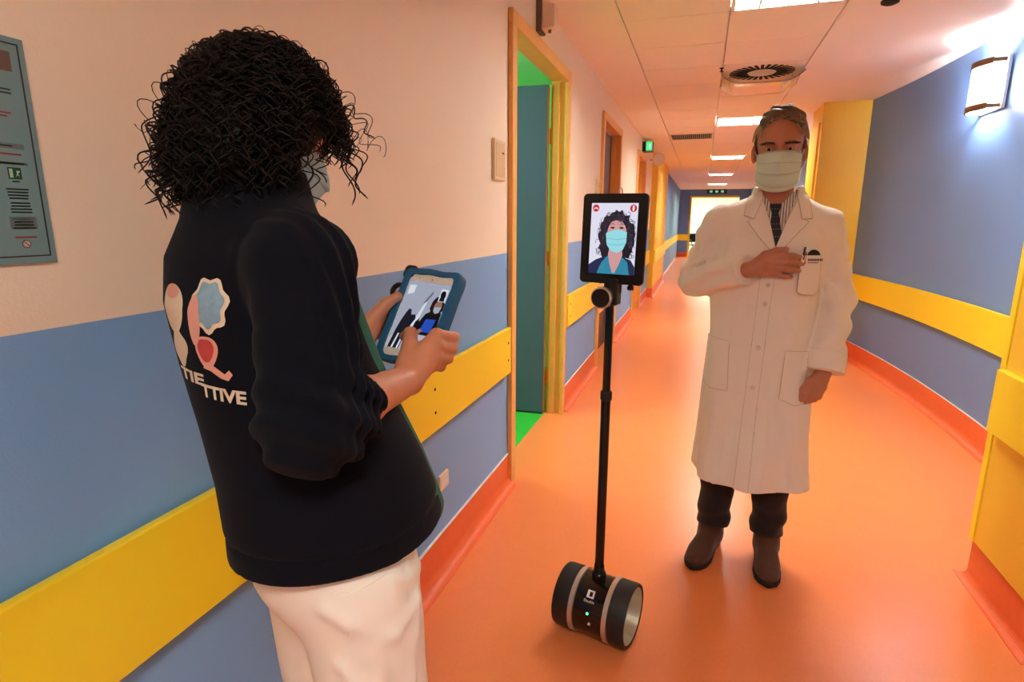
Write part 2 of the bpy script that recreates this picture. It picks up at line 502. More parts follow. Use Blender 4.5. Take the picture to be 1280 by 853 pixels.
# ---- the green room behind the open door
mb = MB()
mb.box((-3.2, 2.0, 0), (-3.1, 5.4, CEIL)); mb.box((-3.1, 5.3, 0), (-0.10, 5.4, CEIL)); mb.box((-3.1, 1.9, 0), (-0.10, 2.0, CEIL))
tag(mb.build('wall_green_room', M_GREENW), 'pale green walls of the room behind the open door', 'wall', kind='structure')
tag(box('ceiling_green_room', (-3.2, 1.9, CEIL), (-0.10, 5.4, CEIL + 0.05), mat('pale_green_ceiling', (196, 246, 196), rough=0.7)), 'pale green ceiling seen through the open door', 'ceiling', kind='structure')
tag(box('floor_green_room', (-3.2, 1.9, -0.05), (-0.11, 5.4, 0.0), M_GREENF), 'bright green lino floor inside the open doorway', 'floor', kind='structure')
root = empty('added_pendant_lamp', (-1.5, 3.2, CEIL)); tag(root, 'added unseen globe lamp hung low to light the green room', 'lamp')  # unseen fitting, added as a hanging globe so light reaches the ceiling
MB().lathe([(0.06, 0.0), (0.06, -0.03)], 20).build('ceiling_rose', M_WHITE, root)
MB().tube([(0, 0, -0.02), (0, 0, -0.3)], 0.006, 8).build('rod', M_WHITE, root)
MB().lathe([(0.02, -0.28), (0.09, -0.31), (0.13, -0.38), (0.13, -0.42), (0.09, -0.49), (0.02, -0.52)], 24).build('globe', mat('green_room_fill_light', (255, 255, 245), emit=(246, 255, 236), estr=22), root, smooth=True)

# ---- yellow pilaster on the left, far down the corridor
p = MB().box((0, 10.95, 0), (0.10, 14.1, CEIL)).build('wall_left_pilaster', M_YELW)
tag(p, 'yellow pilaster on the far left wall', 'pilaster', kind='structure')
MB().sweep(cove(), [(0.0, 10.95, 0, -1), (0.1, 10.95, 1, -1), (0.1, 14.1, 1, 1), (0.0, 14.1, 0, 1)]).build('skirting', M_ORBASE, p)
MB().box((0.10, 10.94, R0), (0.13, 14.11, R1)).build('wall_guard', M_YEL, p, bevel=0.004)
M_BLUE2 = M_BLUE
tag(box('wall_left_far', (0.0, 14.1, 0), (0.012, Y1, CEIL), M_BLUE), 'blue stretch of the left wall near the corridor end', 'wall', kind='structure')

# ---- right wall: a shallow curve between two yellow piers, then straight
def XR(y): return 2.67 - 0.033 * (y - 4.3) ** 2
def curve_path(a, c, n, off=0.0):
    out = []
    for i in range(n + 1):
        y = a + (c - a) * i / n; dx = -0.066 * (y - 4.3); l = math.hypot(1, dx)
        out.append((XR(y), y, -1 / l, dx / l))
    return out
tag(MB().sweep([(0, 0), (0, CEIL), (-0.12, CEIL), (-0.12, 0)], curve_path(2.5, 6.95, 40)).build('wall_right', M_BLUE, smooth=True),
    'curved blue right wall of the corridor', 'wall', kind='structure')
skirting('baseboard_right', [curve_path(2.55, 6.85, 40)], 'orange coved skirting along the curved right wall')
g = MB().sweep([(0.012, R0), (0.034, R0), (0.034, R1), (0.012, R1)], curve_path(2.553, 6.85, 40)).build('trim_6', M_YEL, smooth=True)
tag(g, 'curved yellow wall guard board on the right blue wall', 'wall guard', kind='structure')
MB().sweep([(0.0, R0 + 0.03), (0.0125, R0 + 0.03), (0.0125, R1 - 0.03), (0.0, R1 - 0.03)], curve_path(2.6, 6.8, 20)).build('standoff', M_DARK, g)

# near pier on the right edge of the picture
PX = 2.055
np_ = MB().box((PX, 2.09, 0), (2.9, 2.55, CEIL)).build('wall_right_pier', M_YELW)
tag(np_, 'yellow pier at the right edge nearest the camera', 'pier', kind='structure')
MB().box((PX - 0.022, 2.092, BASE_H + 0.005), (PX, 2.515, CEIL)).build('pier_panel', M_YELW, np_, bevel=0.003)
MB().box((PX - 0.026, 2.515, BASE_H + 0.005), (PX + 0.002, 2.556, CEIL)).build('edge_trim', M_YEL, np_, bevel=0.004)
MB().box((PX - 0.052, 2.085, R0), (PX - 0.022, 2.512, R1)).build('wall_guard', M_YEL, np_, bevel=0.004)
MB().sweep(cove(0.035), [(2.9, 2.09, 0, -1), (PX, 2.09, -1, -1), (PX, 2.55, -1, 1), (2.66, 2.55, 0, 1)]).build('skirting', M_ORBASE, np_)
# far pier behind the doctor
fp = MB().box((2.02, 6.85, 0), (2.9, 7.45, CEIL)).build('wall_right_far_pier', M_YELW)
tag(fp, 'yellow pier behind the doctor on the right', 'pier', kind='structure')
MB().box((2.0, 6.93, 0.18), (2.02, 7.40, 2.42)).build('pier_panel', M_YELW, fp, bevel=0.003)
MB().sweep(cove(), [(2.5, 6.85, 0, -1), (2.02, 6.85, -1, -1), (2.02, 7.45, -1, 1), (2.6, 7.45, 0, 1)]).build('skirting', M_ORBASE, fp)
MB().box((2.0, 6.82, R0), (2.46, 6.85, R1)).build('wall_guard', M_YEL, fp, bevel=0.004)
sp = MB().box((2.06, 13.0, 0), (2.9, 14.6, CEIL)).build('wall_right_last_pier', M_YELW)
tag(sp, 'distant yellow pier on the right just left of the doctor', 'pier', kind='structure')
tag(box('wall_right_far', (2.60, 7.4, 0), (2.75, Y1, CEIL), M_BLUE), 'blue right wall beyond the pier behind the doctor', 'wall', kind='structure')
tag(box('trim_7', (2.57, 7.45, R0), (2.60, 13.0, R1), M_YEL), 'yellow wall guard board on the far right wall', 'wall guard', kind='structure')
tag(box('wall_right_near', (2.60, Y0, 0), (2.75, 2.1, CEIL), M_WALL_L), 'right corridor wall beside and behind the camera', 'wall', kind='structure')
tag(box('wall_back', (-0.15, Y0 - 0.1, 0), (2.9, Y0, CEIL), M_WALL_L), 'corridor wall behind the camera', 'wall', kind='structure')

# ---- far end wall with the bright opening
mb = MB()
mb.box((-0.15, Y1, 0), (0.42, Y1 + 0.12, CEIL)); mb.box((0.42, Y1, 2.33), (2.75, Y1 + 0.12, CEIL)); mb.box((2.2, Y1, 0), (2.75, Y1 + 0.12, 2.33))
ew = tag(mb.build('wall_end', M_BLUE), 'blue end wall of the corridor with a doorway', 'wall', kind='structure')
MB().box((0.0, Y1 - 0.03, R0), (0.40, Y1, R1)).build('wall_guard', M_YEL, ew)
MB().box((0.0, Y1 - 0.01, 0), (0.42, Y1, BASE_H)).build('skirting', M_ORBASE, ew)
MB().box((0.40, Y1 - 0.03, 0), (0.47, Y1 + 0.13, 2.36)).box((0.47, Y1 - 0.03, 2.29), (2.2, Y1 + 0.13, 2.36)).build('door_casing', M_YELW, ew)
tag(box('wall_end_lobby', (-0.2, Y1 + 4.0, 0), (3.2, Y1 + 4.1, CEIL), mat('pale_green_lobby', (214, 240, 214), rough=0.7)), 'pale green lobby wall beyond the far doorway', 'wall', kind='structure')
mb = MB().box((-0.3, Y1 + 0.1, 0), (-0.2, Y1 + 4.1, CEIL)).box((3.2, Y1 + 0.1, 0), (3.3, Y1 + 4.1, CEIL)).box((-0.3, Y1 + 0.1, CEIL), (3.3, Y1 + 4.1, CEIL + 0.1))
tag(mb.build('wall_lobby_sides', MATS['pale_green_lobby']), 'side walls and ceiling of the far lobby', 'wall', kind='structure')
root = empty('lobby_lamp', (1.4, Y1 + 1.6, CEIL)); tag(root, 'ceiling lamp in the lobby beyond the far doorway', 'lamp')
MB().box((-0.62, -0.62, -0.012), (0.62, 0.62, 0)).build('lamp_frame', M_WHITE, root)
MB().box((-0.58, -0.58, -0.03), (0.58, 0.58, -0.012)).build('lamp_diffuser', mat('lobby_light', (255, 255, 250), emit=(240, 255, 240), estr=14), root)

# ---- ceiling: plaster margins and a two-wide field of tiles
TX = (0.385, 0.992, 1.60); TM = 0.61; TY = 3.21
kmin, kmax = -10, 33
mb = MB()
mb.box((-0.15, Y0 - 0.1, CEIL), (TX[0] - 0.004, Y1 + 0.12, CEIL + 0.06)); mb.box((TX[2] + 0.004, Y0 - 0.1, CEIL), (2.95, Y1 + 0.12, CEIL + 0.06))
mb.box((TX[0] - 0.004, Y0 - 0.1, CEIL + 0.028), (TX[2] + 0.004, Y1 + 0.12, CEIL + 0.06))
ceil = tag(mb.build('ceiling', M_CEIL), 'pinkish white ceiling with a central field of square tiles', 'ceiling', kind='structure')
PANELS = {(-7, 1), (0, 1), (7, 1), (14, 1), (21, 1), (28, 1)}
DIFF = (3, 1); VENT = (9, 0)
tile_me = MB().box((-TM/2 + 0.004, -TM/2 + 0.004, 0), (TM/2 - 0.004, TM/2 - 0.004, 0.026)).mesh('ceiling_tile', 0.002, 1)
tile_me.materials.append(M_TILE)
for k in range(kmin, kmax + 1):
    for c in (0, 1):
        if (k, c) in PANELS or (k, c) in (DIFF, VENT): continue
        t = bpy.data.objects.new('ceiling_tile', tile_me); COL.objects.link(t); t.parent = ceil
        t.location = ((TX[c] + TX[c+1]) / 2, TY + TM * (k + 0.5), CEIL + random.uniform(-0.0012, 0.001))
# dark main runner seams stay visible as the open joints between tiles

# fluorescent panels
M_TUBE = mat('panel_light', (255, 250, 240), emit=(255, 255, 255), estr=PANEL_POWER)
MATS['panel_light'].node_tree.nodes['Principled BSDF'].inputs['Emission Color'].default_value = PANEL_COLOR + (1,)
M_LOUV = mat('louvre_aluminium', (96, 86, 74), rough=0.5)
M_TUBE_REAR = mat('panel_light_rear', (255, 250, 240), emit=(255, 255, 255), estr=PANEL_POWER*0.85)
MATS['panel_light_rear'].node_tree.nodes['Principled BSDF'].inputs['Emission Color'].default_value = PANEL_COLOR + (1,)
def panel(k, c, label):
    x = (TX[c] + TX[c+1]) / 2; y = TY + TM * (k + 0.5)
    root = empty('ceiling_light_panel', (x, y, CEIL)); tag(root, label, 'ceiling light', 'fluorescent louvre panels in the ceiling')
    h = TM / 2 - 0.004
    fr = MB().box((-h, -h, -0.006), (-h + 0.022, h, 0.02)).box((h - 0.022, -h, -0.006), (h, h, 0.02)).box((-h, -h, -0.006), (h, -h + 0.022, 0.02)).box((-h, h - 0.022, -0.006), (h, h, 0.02))
    fr.build('panel_frame', M_WHITE, root)
    MB().box((-h + 0.022, -h + 0.022, 0.019), (h - 0.022, h - 0.022, 0.022)).build('lit_reflector', M_TUBE_REAR if k < 0 else M_TUBE, root)
    for i in range(1, 4):
        u = -h + 2 * h * i / 4
        MB().box((u - 0.004, -h + 0.022, -0.006), (u + 0.004, h - 0.022, 0.017)).build('louvre', M_LOUV, root)
    for i in range(1, 7):
        u = -h + 2 * h * i / 7
        MB().box((-h + 0.022, u - 0.002, -0.002), (h - 0.022, u + 0.002, 0.016)).build('cross_blade', M_LOUV, root)
    return root
for (k, c), lab in zip(sorted(PANELS), ('fluorescent louvre panel in the ceiling behind the camera', 'nearest fluorescent louvre panel at the top edge of the picture',
        'second fluorescent louvre panel above the doctor\'s head', 'third fluorescent louvre panel down the corridor', 'fourth fluorescent louvre panel far down the corridor', 'farthest fluorescent louvre panel near the end wall')):
    panel(k, c, lab)

# ================================================================== FIXTURES AND OBJECTS
RY90 = Matrix.Rotation(math.pi / 2, 4, 'Y')
RX90 = Matrix.Rotation(math.pi / 2, 4, 'X')

def flat(name, pts, material, parent, M, z, thick=0.0):
    """a flat printed shape in local xy, placed by M at height z"""
    me = bpy.data.meshes.new(name)
    me.from_pydata([tuple(M @ Vector((x, y, z))) for x, y in pts], [], [tuple(range(len(pts)))])
    bm = bmesh.new(); bm.from_mesh(me); bmesh.ops.triangulate(bm, faces=bm.faces[:]); bm.to_mesh(me); bm.free()
    return link(name, me, material, parent)
def rect(x0, y0, x1, y1): return [(x0, y0), (x1, y0), (x1, y1), (x0, y1)]
def rrect(w, h, r, n=5):
    out = []
    for cx, cy, a0 in ((w/2-r, h/2-r, 0), (-w/2+r, h/2-r, 90), (-w/2+r, -h/2+r, 180), (w/2-r, -h/2+r, 270)):
        for i in range(n + 1):
            a = math.radians(a0 + 90 * i / n); out.append((cx + r*math.cos(a), cy + r*math.sin(a)))
    return out
def disc(cx, cy, r, n=20, ry=None): 
    ry = r if ry is None else ry
    return [(cx + r*math.cos(2*math.pi*i/n), cy + ry*math.sin(2*math.pi*i/n)) for i in range(n)]
def emat(name, rgb, s):
    return mat(name, (0, 0, 0), rough=0.3, emit=rgb, estr=s / 2**EXPO)      # screens keep their own brightness

# ---- telepresence robot
robot = empty('telepresence_robot', (0.668, 1.765, 0), math.radians(-12.4))
tag(robot, 'two-wheeled telepresence robot holding a tablet with a video call on a tall pole', 'robot')
WR = 0.108
AX = Matrix.Translation((0, 0, WR)) @ RY90            # axle along local x
M_RUB = mat('tyre_rubber', (24, 24, 24), rough=0.55)
M_GLOSS = mat('gloss_black', (9, 9, 10), rough=0.15)
M_SILV = mat('silver_ring', (206, 200, 188), rough=0.3, metal=0.75)
M_RIM = mat('pale_rim', (200, 196, 170), rough=0.35, metal=0.5)
for s in (-1, 1):
    w = MB().lathe([(WR - 0.012, s*0.128), (WR - 0.003, s*0.129), (WR, s*0.122), (WR, s*0.074), (WR - 0.004, s*0.070), (WR - 0.014, s*0.070), (WR - 0.014, s*0.1)], 56, AX, closed=True)
    t = w.build('tyre', M_RUB, robot, smooth=True)
    MB().lathe([(WR - 0.0135, s*0.127), (WR - 0.016, s*0.127), (WR - 0.022, s*0.085), (0.002, s*0.080), (0.002, s*0.078), (WR - 0.0135, s*0.078)], 56, AX, closed=True).build('rim', M_RIM, t, smooth=True)
    MB().lathe([(0.018, s*0.079), (0.018, s*0.086), (0.012, s*0.088)], 24, AX).build('hub_cap', M_RUB, t, smooth=True)
    MB().lathe([(WR - 0.006, s*0.071), (WR + 0.0008, s*0.069), (WR + 0.0008, s*0.053), (WR - 0.006, s*0.051)], 56, AX).build('silver_ring', M_SILV, robot, smooth=True)
MB().lathe([(WR - 0.008, -0.072), (WR - 0.005, -0.05), (WR - 0.005, 0.05), (WR - 0.008, 0.072)], 56, AX).build('drive_body', M_GLOSS, robot, smooth=True)
# pole with collars
MB().lathe([(0.024, 0.195), (0.024, 0.232), (0.019, 0.238), (0.017, 0.26)], 24).build('pole_base', M_GLOSS, robot, smooth=True)
MB().lathe([(0.0155, 0.25), (0.0155, 0.86)], 24).build('lower_pole', M_GLOSS, robot, smooth=True)
MB().lathe([(0.0165, 0.852), (0.019, 0.856), (0.019, 0.879), (0.0165, 0.884)], 24).build('pole_collar', M_RUB, robot, smooth=True)
MB().lathe([(0.0130, 0.87), (0.0130, 1.215)], 24).build('upper_pole', M_GLOSS, robot, smooth=True)
K = Matrix.Translation((-0.012, -0.045, 1.188)) @ RX90
kn = MB().lathe([(0.030, -0.034), (0.0335, -0.026), (0.0335, 0.0), (0.0295, 0.004)], 36, K).build('pivot_knob', M_SILV, robot, smooth=True)
MB().lathe([(0.0292, 0.0), (0.0285, 0.006), (0.018, 0.008)], 36, K).build('knob_face', M_BLACK, kn, smooth=True)
MB().box((-0.008, -0.03, 1.165), (0.032, 0.012, 1.245)).build('pivot_block', M_BLACK, robot, bevel=0.004)
# writing on the drive body: emblem and name, set round the cylinder
M_PRINT = mat('white_print', (238, 238, 238), rough=0.5)
def on_drum(pts, name, m, parent, rad=WR - 0.0030):
    """pts: (x along axle, arc length up from the middle of the front)"""
    A0 = math.radians(38)      # the middle of the front, above horizontal
    out = []
    for x, s in pts:
        a = A0 + s / rad
        out.append((x, -rad * math.cos(a), WR + rad * math.sin(a)))
    me = bpy.data.meshes.new(name); me.from_pydata(out, [], [tuple(range(len(out)))]); return link(name, me, m, parent)
for nm, q in (('emblem_bar', rect(-0.013, 0.008, -0.007, 0.034)), ('emblem_bar', rect(-0.007, 0.028, 0.013, 0.034)), ('emblem_bar', rect(0.007, 0.008, 0.013, 0.028)), ('emblem_bar', rect(-0.007, 0.008, 0.007, 0.013)), ('emblem_bar', rect(-0.007, 0.013, -0.004, 0.028))):
    on_drum(q, nm, M_PRINT, robot)
tm = text_mesh('Double', 0.0125)
for v in tm.vertices:
    x, s = v.co.x, v.co.y - 0.003; a = math.radians(38) + s / (WR - 0.0034)
    v.co = (x, -(WR - 0.0034) * math.cos(a), WR + (WR - 0.0034) * math.sin(a))
link('name_print', tm, M_PRINT, robot)
on_drum(disc(0.002, -0.042, 0.0042, 14), 'status_light', emat('green_led', (60, 255, 150), 6), robot, WR - 0.0022)
on_drum([(0.004, -0.082), (0.015, -0.082), (0.015, -0.070), (0.009, -0.070)], 'sensor_mark', M_PRINT, robot)
# tablet
TB = Matrix.Translation((0.008, -0.018, 1.364)) @ Matrix.Rotation(math.radians(90 - 2), 4, 'X') @ Matrix.Rotation(math.radians(-0.6), 4, 'Z')
MB().prism(rrect(0.203, 0.268, 0.013), -0.012, 0.0, TB).build('tablet_case', M_BLACK, robot, bevel=0.002)
scr = flat('screen', rect(-0.073, -0.104, 0.073, 0.106), emat('call_background', (226, 226, 244), 0.95), robot, TB, 0.0006)
M_SHAIR = emat('screen_hair', (36, 30, 44), 0.8); M_SSKIN = emat('screen_skin', (216, 160, 160), 0.9); M_SMASK = emat('screen_mask', (150, 222, 232), 0.95)
M_STEAL = emat('screen_scrubs', (52, 140, 170), 0.9); M_SNAVY = emat('screen_jacket', (38, 46, 84), 0.85); M_SRED = emat('screen_red', (212, 28, 34), 0.9); M_SWHITE = emat('screen_white', (250, 250, 250), 1.0)
def wob(cx, cy, rx, ry, amp, n, seed):
    r = random.Random(seed); out = []
    for i in range(n):
        a = 2*math.pi*i/n; k = 1 + r.uniform(-amp, amp)
        out.append((cx + rx*k*math.cos(a), cy + ry*k*math.sin(a)))
    return out
def clip(pts, x0, x1, y0, y1): return [(min(max(x, x0), x1), min(max(y, y0), y1)) for x, y in pts]
SX = (-0.073, 0.073, -0.104, 0.106)
flat('picture_hair', clip(wob(0.012, 0.005, 0.058, 0.076, 0.10, 46, 3), *SX), M_SHAIR, scr, TB, 0.0009)
rr_ = random.Random(5)
curls = MB()
for i in range(70):
    a = rr_.uniform(-0.6, math.pi + 0.6); R_ = rr_.uniform(0.9, 1.08)
    cx, cy = 0.012 + 0.058*R_*math.cos(a), -0.005 + 0.084*R_*math.sin(a)
    if not (-0.066 < cx < 0.066 and -0.07 < cy < 0.1): continue
    r0 = rr_.uniform(0.004, 0.008); a0 = rr_.uniform(0, 6.28); n = 7; V_ = []; F_ = []
    for j in range(n):
        b_ = a0 + 4.2*j/(n-1)
        for rad in (r0, r0 - 0.0014): V_.append(tuple(TB @ Vector((cx + rad*math.cos(b_), cy + rad*math.sin(b_), 0.001))))
        if j: k = len(V_); F_.append((k-4, k-3, k-1, k-2))
    curls.add(V_, F_)
curls.build('picture_curls', M_SHAIR, scr)
lights = MB()
for i in range(90):
    a = rr_.uniform(-0.5, math.pi + 0.5); R_ = rr_.uniform(0.62, 0.98)
    cx, cy = 0.012 + 0.056*R_*math.cos(a), 0.002 + 0.074*R_*math.sin(a)
    if abs(cx - 0.012) < 0.034 and cy < 0.05: continue
    r0 = rr_.uniform(0.003, 0.006); a0 = rr_.uniform(0, 6.28); V_ = []; F_ = []
    for j in range(6):
        b_ = a0 + 2.6*j/5
        for rad in (r0, r0 - 0.0008): V_.append(tuple(TB @ Vector((cx + rad*math.cos(b_), cy + rad*math.sin(b_), 0.00195))))
        if j: k = len(V_); F_.append((k-4, k-3, k-1, k-2))
    lights.add(V_, F_)
lights.build('picture_curl_sheen', emat('screen_hair_sheen', (104, 92, 116), 0.85), scr)
flat('picture_jacket', [(-0.073, -0.104), (-0.073, -0.078), (-0.05, -0.062), (-0.02, -0.05), (0.03, -0.05), (0.06, -0.06), (0.073, -0.08), (0.073, -0.104)], M_SNAVY, scr, TB, 0.0011)
flat('picture_scrubs', [(-0.046, -0.104), (-0.032, -0.07), (-0.014, -0.05), (0.03, -0.05), (0.05, -0.066), (0.058, -0.104)], M_STEAL, scr, TB, 0.0013)
flat('picture_neck', [(-0.012, -0.046), (-0.005, -0.075), (0.004, -0.1), (0.012, -0.1), (0.024, -0.075), (0.034, -0.046), (0.03, -0.02), (-0.008, -0.02)], M_SSKIN, scr, TB, 0.0014)
flat('picture_face', disc(0.012, 0.012, 0.031, 28, 0.047), M_SSKIN, scr, TB, 0.0016)
fr_ = [(-0.022, 0.012), (-0.024, 0.045), (-0.01, 0.066), (0.014, 0.07), (0.036, 0.062), (0.046, 0.04), (0.044, 0.012), (0.040, 0.036), (0.028, 0.052), (0.008, 0.056), (-0.010, 0.05), (-0.018, 0.034)]
flat('picture_fringe', fr_, M_SHAIR, scr, TB, 0.0018)
flat('picture_face_mask', [(-0.022, 0.018), (0.0, 0.026), (0.014, 0.029), (0.03, 0.026), (0.044, 0.021), (0.043, -0.01), (0.034, -0.03), (0.016, -0.04), (-0.004, -0.034), (-0.018, -0.016)], M_SMASK, scr, TB, 0.002)
M_SLINE = emat('screen_pleat', (122, 196, 210), 0.9)
for yy in (0.004, -0.012): flat('picture_mask_pleat', [(-0.019, yy), (0.012, yy - 0.004), (0.042, yy + 0.001), (0.042, yy - 0.0015), (0.012, yy - 0.0062), (-0.019, yy - 0.002)], M_SLINE, scr, TB, 0.0021)
for sx in (-1, 1):
    cx = 0.012 + sx * 0.014
    flat('picture_eyebrow', [(cx - 0.009, 0.043), (cx, 0.047), (cx + 0.009, 0.043), (cx, 0.0445)], M_SHAIR, scr, TB, 0.0021)
    flat('picture_eye', disc(cx, 0.034, 0.0065, 14, 0.0028), M_SHAIR, scr, TB, 0.0021)
for sx, nm in ((-0.058, 'hang_up_button'), (0.059, 'mute_button')):
    flat(nm, disc(sx, 0.091, 0.0105, 24), M_SRED, scr, TB, 0.0022)
flat('hang_up_icon', [(-0.065, 0.087), (-0.063, 0.092), (-0.058, 0.094), (-0.053, 0.092), (-0.051, 0.087), (-0.054, 0.087), (-0.055, 0.090), (-0.058, 0.091), (-0.061, 0.090), (-0.062, 0.087)], M_SWHITE, scr, TB, 0.0024)
flat('mute_icon', rect(0.0565, 0.089, 0.0615, 0.098), M_SWHITE, scr, TB, 0.0024); flat('mute_icon', [(0.058, 0.083), (0.060, 0.083), (0.063, 0.089), (0.055, 0.089)], M_SWHITE, scr, TB, 0.0024)
flat('home_button', disc(0.0, -0.119, 0.0055, 18), M_DARK, robot, TB, 0.0004)
MB().tube([(0.008, -0.01, 1.49), (0.01, -0.008, 1.507), (0.018, -0.006, 1.516), (0.026, -0.004, 1.51), (0.027, -0.003, 1.497)], 0.0018, 6).build('cable_loop', M_METAL, robot, smooth=True)
MB().lathe([(0.006, 0), (0.010, 0.003), (0.010, 0.012), (0.005, 0.018)], 16, Matrix.Translation((0.068, -0.012, 1.212))).build('clip_foot', M_BLACK, robot, smooth=True)
MB().box((-0.02, -0.006, 1.2), (0.036, 0.004, 1.26)).build('tablet_bracket', M_BLACK, robot, bevel=0.003)

# ---- wall lamps on the right wall
M_GLASS = mat('lamp_glass', (255, 246, 230), rough=0.4, emit=(255, 240, 214), estr=1.0)
M_BRONZE = mat('lamp_bronze', (128, 92, 60), rough=0.4, metal=0.5)
M_PLATE = mat('lamp_plate', (222, 224, 226), rough=0.3, metal=0.4)
def wall_lamp(x, y, z, rz, label, power):
    root = empty('wall_lamp', (x, y, z), rz); tag(root, label, 'wall lamp', 'wall lamps on the right wall')
    # local: +x out of the wall, y along it
    MB().box((0.0, -0.17, -0.155), (0.02, 0.17, 0.155)).build('back_plate', M_PLATE, root, bevel=0.003)
    n = 12; W2, D0, D1 = 0.145, 0.085, 0.135
    arc = [(D0 + (D1 - D0) * math.cos(math.pi/2 * (2*i/n - 1)), W2 * (2*i/n - 1)) for i in range(n + 1)]
    def strip(z0, z1, t, grow=0.0):
        m = MB(); path = [(px + grow, py * (1 + grow * 4), 1, 0) for px, py in arc]
        return m.sweep([(0, z0), (t, z0), (t, z1), (0, z1)], path)
    strip(-0.118, 0.118, 0.006).build('glass_shade', M_GLASS, root, smooth=True)
    for s in (-1, 1):
        z0, z1 = (0.116, 0.152) if s > 0 else (-0.152, -0.116)
        strip(z0, z1, 0.01, 0.003).build('metal_band', M_BRONZE, root, smooth=True)
    for s in (-1, 1):
        MB().box((0.02, s*0.143 - 0.006, 0.122), (0.09, s*0.143 + 0.006, 0.146)).build('side_arm', M_BRONZE, root)
        MB().box((0.02, s*0.143 - 0.006, -0.146), (0.09, s*0.143 + 0.006, -0.122)).build('side_arm', M_BRONZE, root)
    MB().lathe([(0.018, -0.07), (0.022, -0.03), (0.022, 0.05), (0.012, 0.07)], 16, Matrix.Translation((0.062, 0, 0))).build('bulb', mat('lamp_bulb', (255, 255, 255), emit=(232, 242, 255), estr=power), root, smooth=True)
    return root
def wl_at(y, z, label, power):
    dx = -0.066 * (y - 4.3)
    return wall_lamp(XR(y), y, z, math.pi - math.atan2(dx, 1) * -1, label, power)
wl_at(4.70, 2.27, 'lit wall lamp with curved glass and bronze bands on the curved blue wall', 260)
wall_lamp(2.60, 8.6, 2.27, math.pi, 'wall lamp hidden behind the doctor beyond the yellow pier', 260)

# ---- ceiling fittings
dx, dy = (TX[1] + TX[2]) / 2, TY + TM * 3.5
dif = empty('ceiling_diffuser', (dx, dy, CEIL)); tag(dif, 'square ceiling air diffuser with radial slots and clear deflector', 'air diffuser')
MB().box((-0.30, -0.30, -0.004), (0.30, 0.30, 0.02)).build('diffuser_plate', M_TILE, dif, bevel=0.002)
sm = MB().box((0.11, -0.012, -0.007), (0.245, 0.012, -0.0035)).mesh('slot'); sm.materials.append(M_DARK)
for i in range(30):
    o = bpy.data.objects.new('slot', sm); COL.objects.link(o); o.parent = dif; o.rotation_euler = (0, 0, 2*math.pi*i/30 + 0.05)
MB().lathe([(0.10, -0.003), (0.10, -0.012), (0.06, -0.016)], 32).build('centre_cap', M_WHITE, dif, smooth=True)
acr = mat('clear_acrylic', (255, 246, 236), rough=0.06, trans=0.85, spec=0.6)
P = []
for i in range(13):
    u = i/12*2 - 1
    for j in range(25):
        v = j/24*2 - 1
        P.append((0.31*v, 0.30 + 0.24*u - 0.20, -0.075 - 0.035*u*u + 0.075*max(0, abs(v) - 0.5)**2*4))
link('deflector', grid_mesh('deflector', P, 13, 25, 0.004), acr, dif)
for s in (-1, 1): MB().tube([(s*0.24, 0.1, -0.003), (s*0.24, 0.1, -0.075)], 0.004, 8).build('deflector_bracket', M_METAL, dif)
vx, vy = (TX[0] + TX[1]) / 2, TY + TM * 9.5
vent = empty('ceiling_vent', (vx, vy, CEIL)); tag(vent, 'rectangular ceiling vent grille with dark slats down the corridor', 'vent')
MB().box((-0.3, -0.3, 0.004), (0.3, 0.3, 0.02)).build('backing', M_DARK, vent)
MB().box((-0.3, -0.3, -0.004), (-0.275, 0.3, 0.01)).box((0.275, -0.3, -0.004), (0.3, 0.3, 0.01)).box((-0.3, -0.3, -0.004), (0.3, -0.27, 0.01)).box((-0.3, 0.27, -0.004), (0.3, 0.3, 0.01)).build('vent_frame', M_CREAM, vent)
slm = MB().box((-0.004, -0.27, -0.002), (0.004, 0.27, 0.006)).mesh('slat'); slm.materials.append(mat('vent_slat', (120, 96, 76), rough=0.5))
for i in range(20):
    o = bpy.data.objects.new('slat', slm); COL.objects.link(o); o.parent = vent; o.location = (-0.26 + 0.52*i/19, 0, 0)
sd = empty('smoke_detector', (1.80, 3.83, CEIL)); tag(sd, 'small ceiling smoke detector at the top edge of the picture', 'smoke detector')
MB().lathe([(0.055, 0), (0.055, -0.018), (0.045, -0.022)], 28).build('detector_base', M_WHITE, sd, smooth=True)
MB().lathe([(0.045, -0.020), (0.043, -0.034), (0.025, -0.042)], 28).build('detector_chamber', M_DARK, sd, smooth=True)
spk = empty('sprinkler_head', (0.985, 5.12, CEIL)); tag(spk, 'tiny dark sprinkler head beside the ceiling diffuser', 'sprinkler')
MB().lathe([(0.018, 0), (0.018, -0.004), (0.006, -0.008), (0.006, -0.025), (0.014, -0.026), (0.014, -0.029)], 16).build('sprinkler_body', M_DARK, spk)

# ---- exit sign, clock, far sign
ex = empty('exit_sign', (0, 9.1, 2.49)); tag(ex, 'small green lit exit sign box high on the left wall', 'exit sign')
MB().box((0.0, -0.1, -0.07), (0.15, 0.1, 0.07)).build('sign_housing', M_BLACK, ex, bevel=0.004)
MB().box((0.055, -0.106, -0.062), (0.145, -0.1, 0.062)).build('lit_panel', emat('exit_green', (80, 220, 130), 1.2), ex)
MB().box((0.10, -0.108, -0.03), (0.12, -0.106, 0.03)).build('arrow_mark', emat('exit_white', (230, 255, 235), 1.2), ex)
ck = empty('round_wall_clock', (0, 10.3, 2.42)); tag(ck, 'round clock on a bracket near the yellow left pilaster', 'clock')
CK = Matrix.Translation((0.15, 0, 0)) @ RX90
MB().lathe([(0.10, -0.025), (0.10, 0.025), (0.09, 0.03)], 28, CK).build('clock_case', M_CREAM, ck, smooth=True)
MB().lathe([(0.085, 0.029), (0.085, 0.0315)], 28, CK).build('clock_face', M_WHITE, ck)
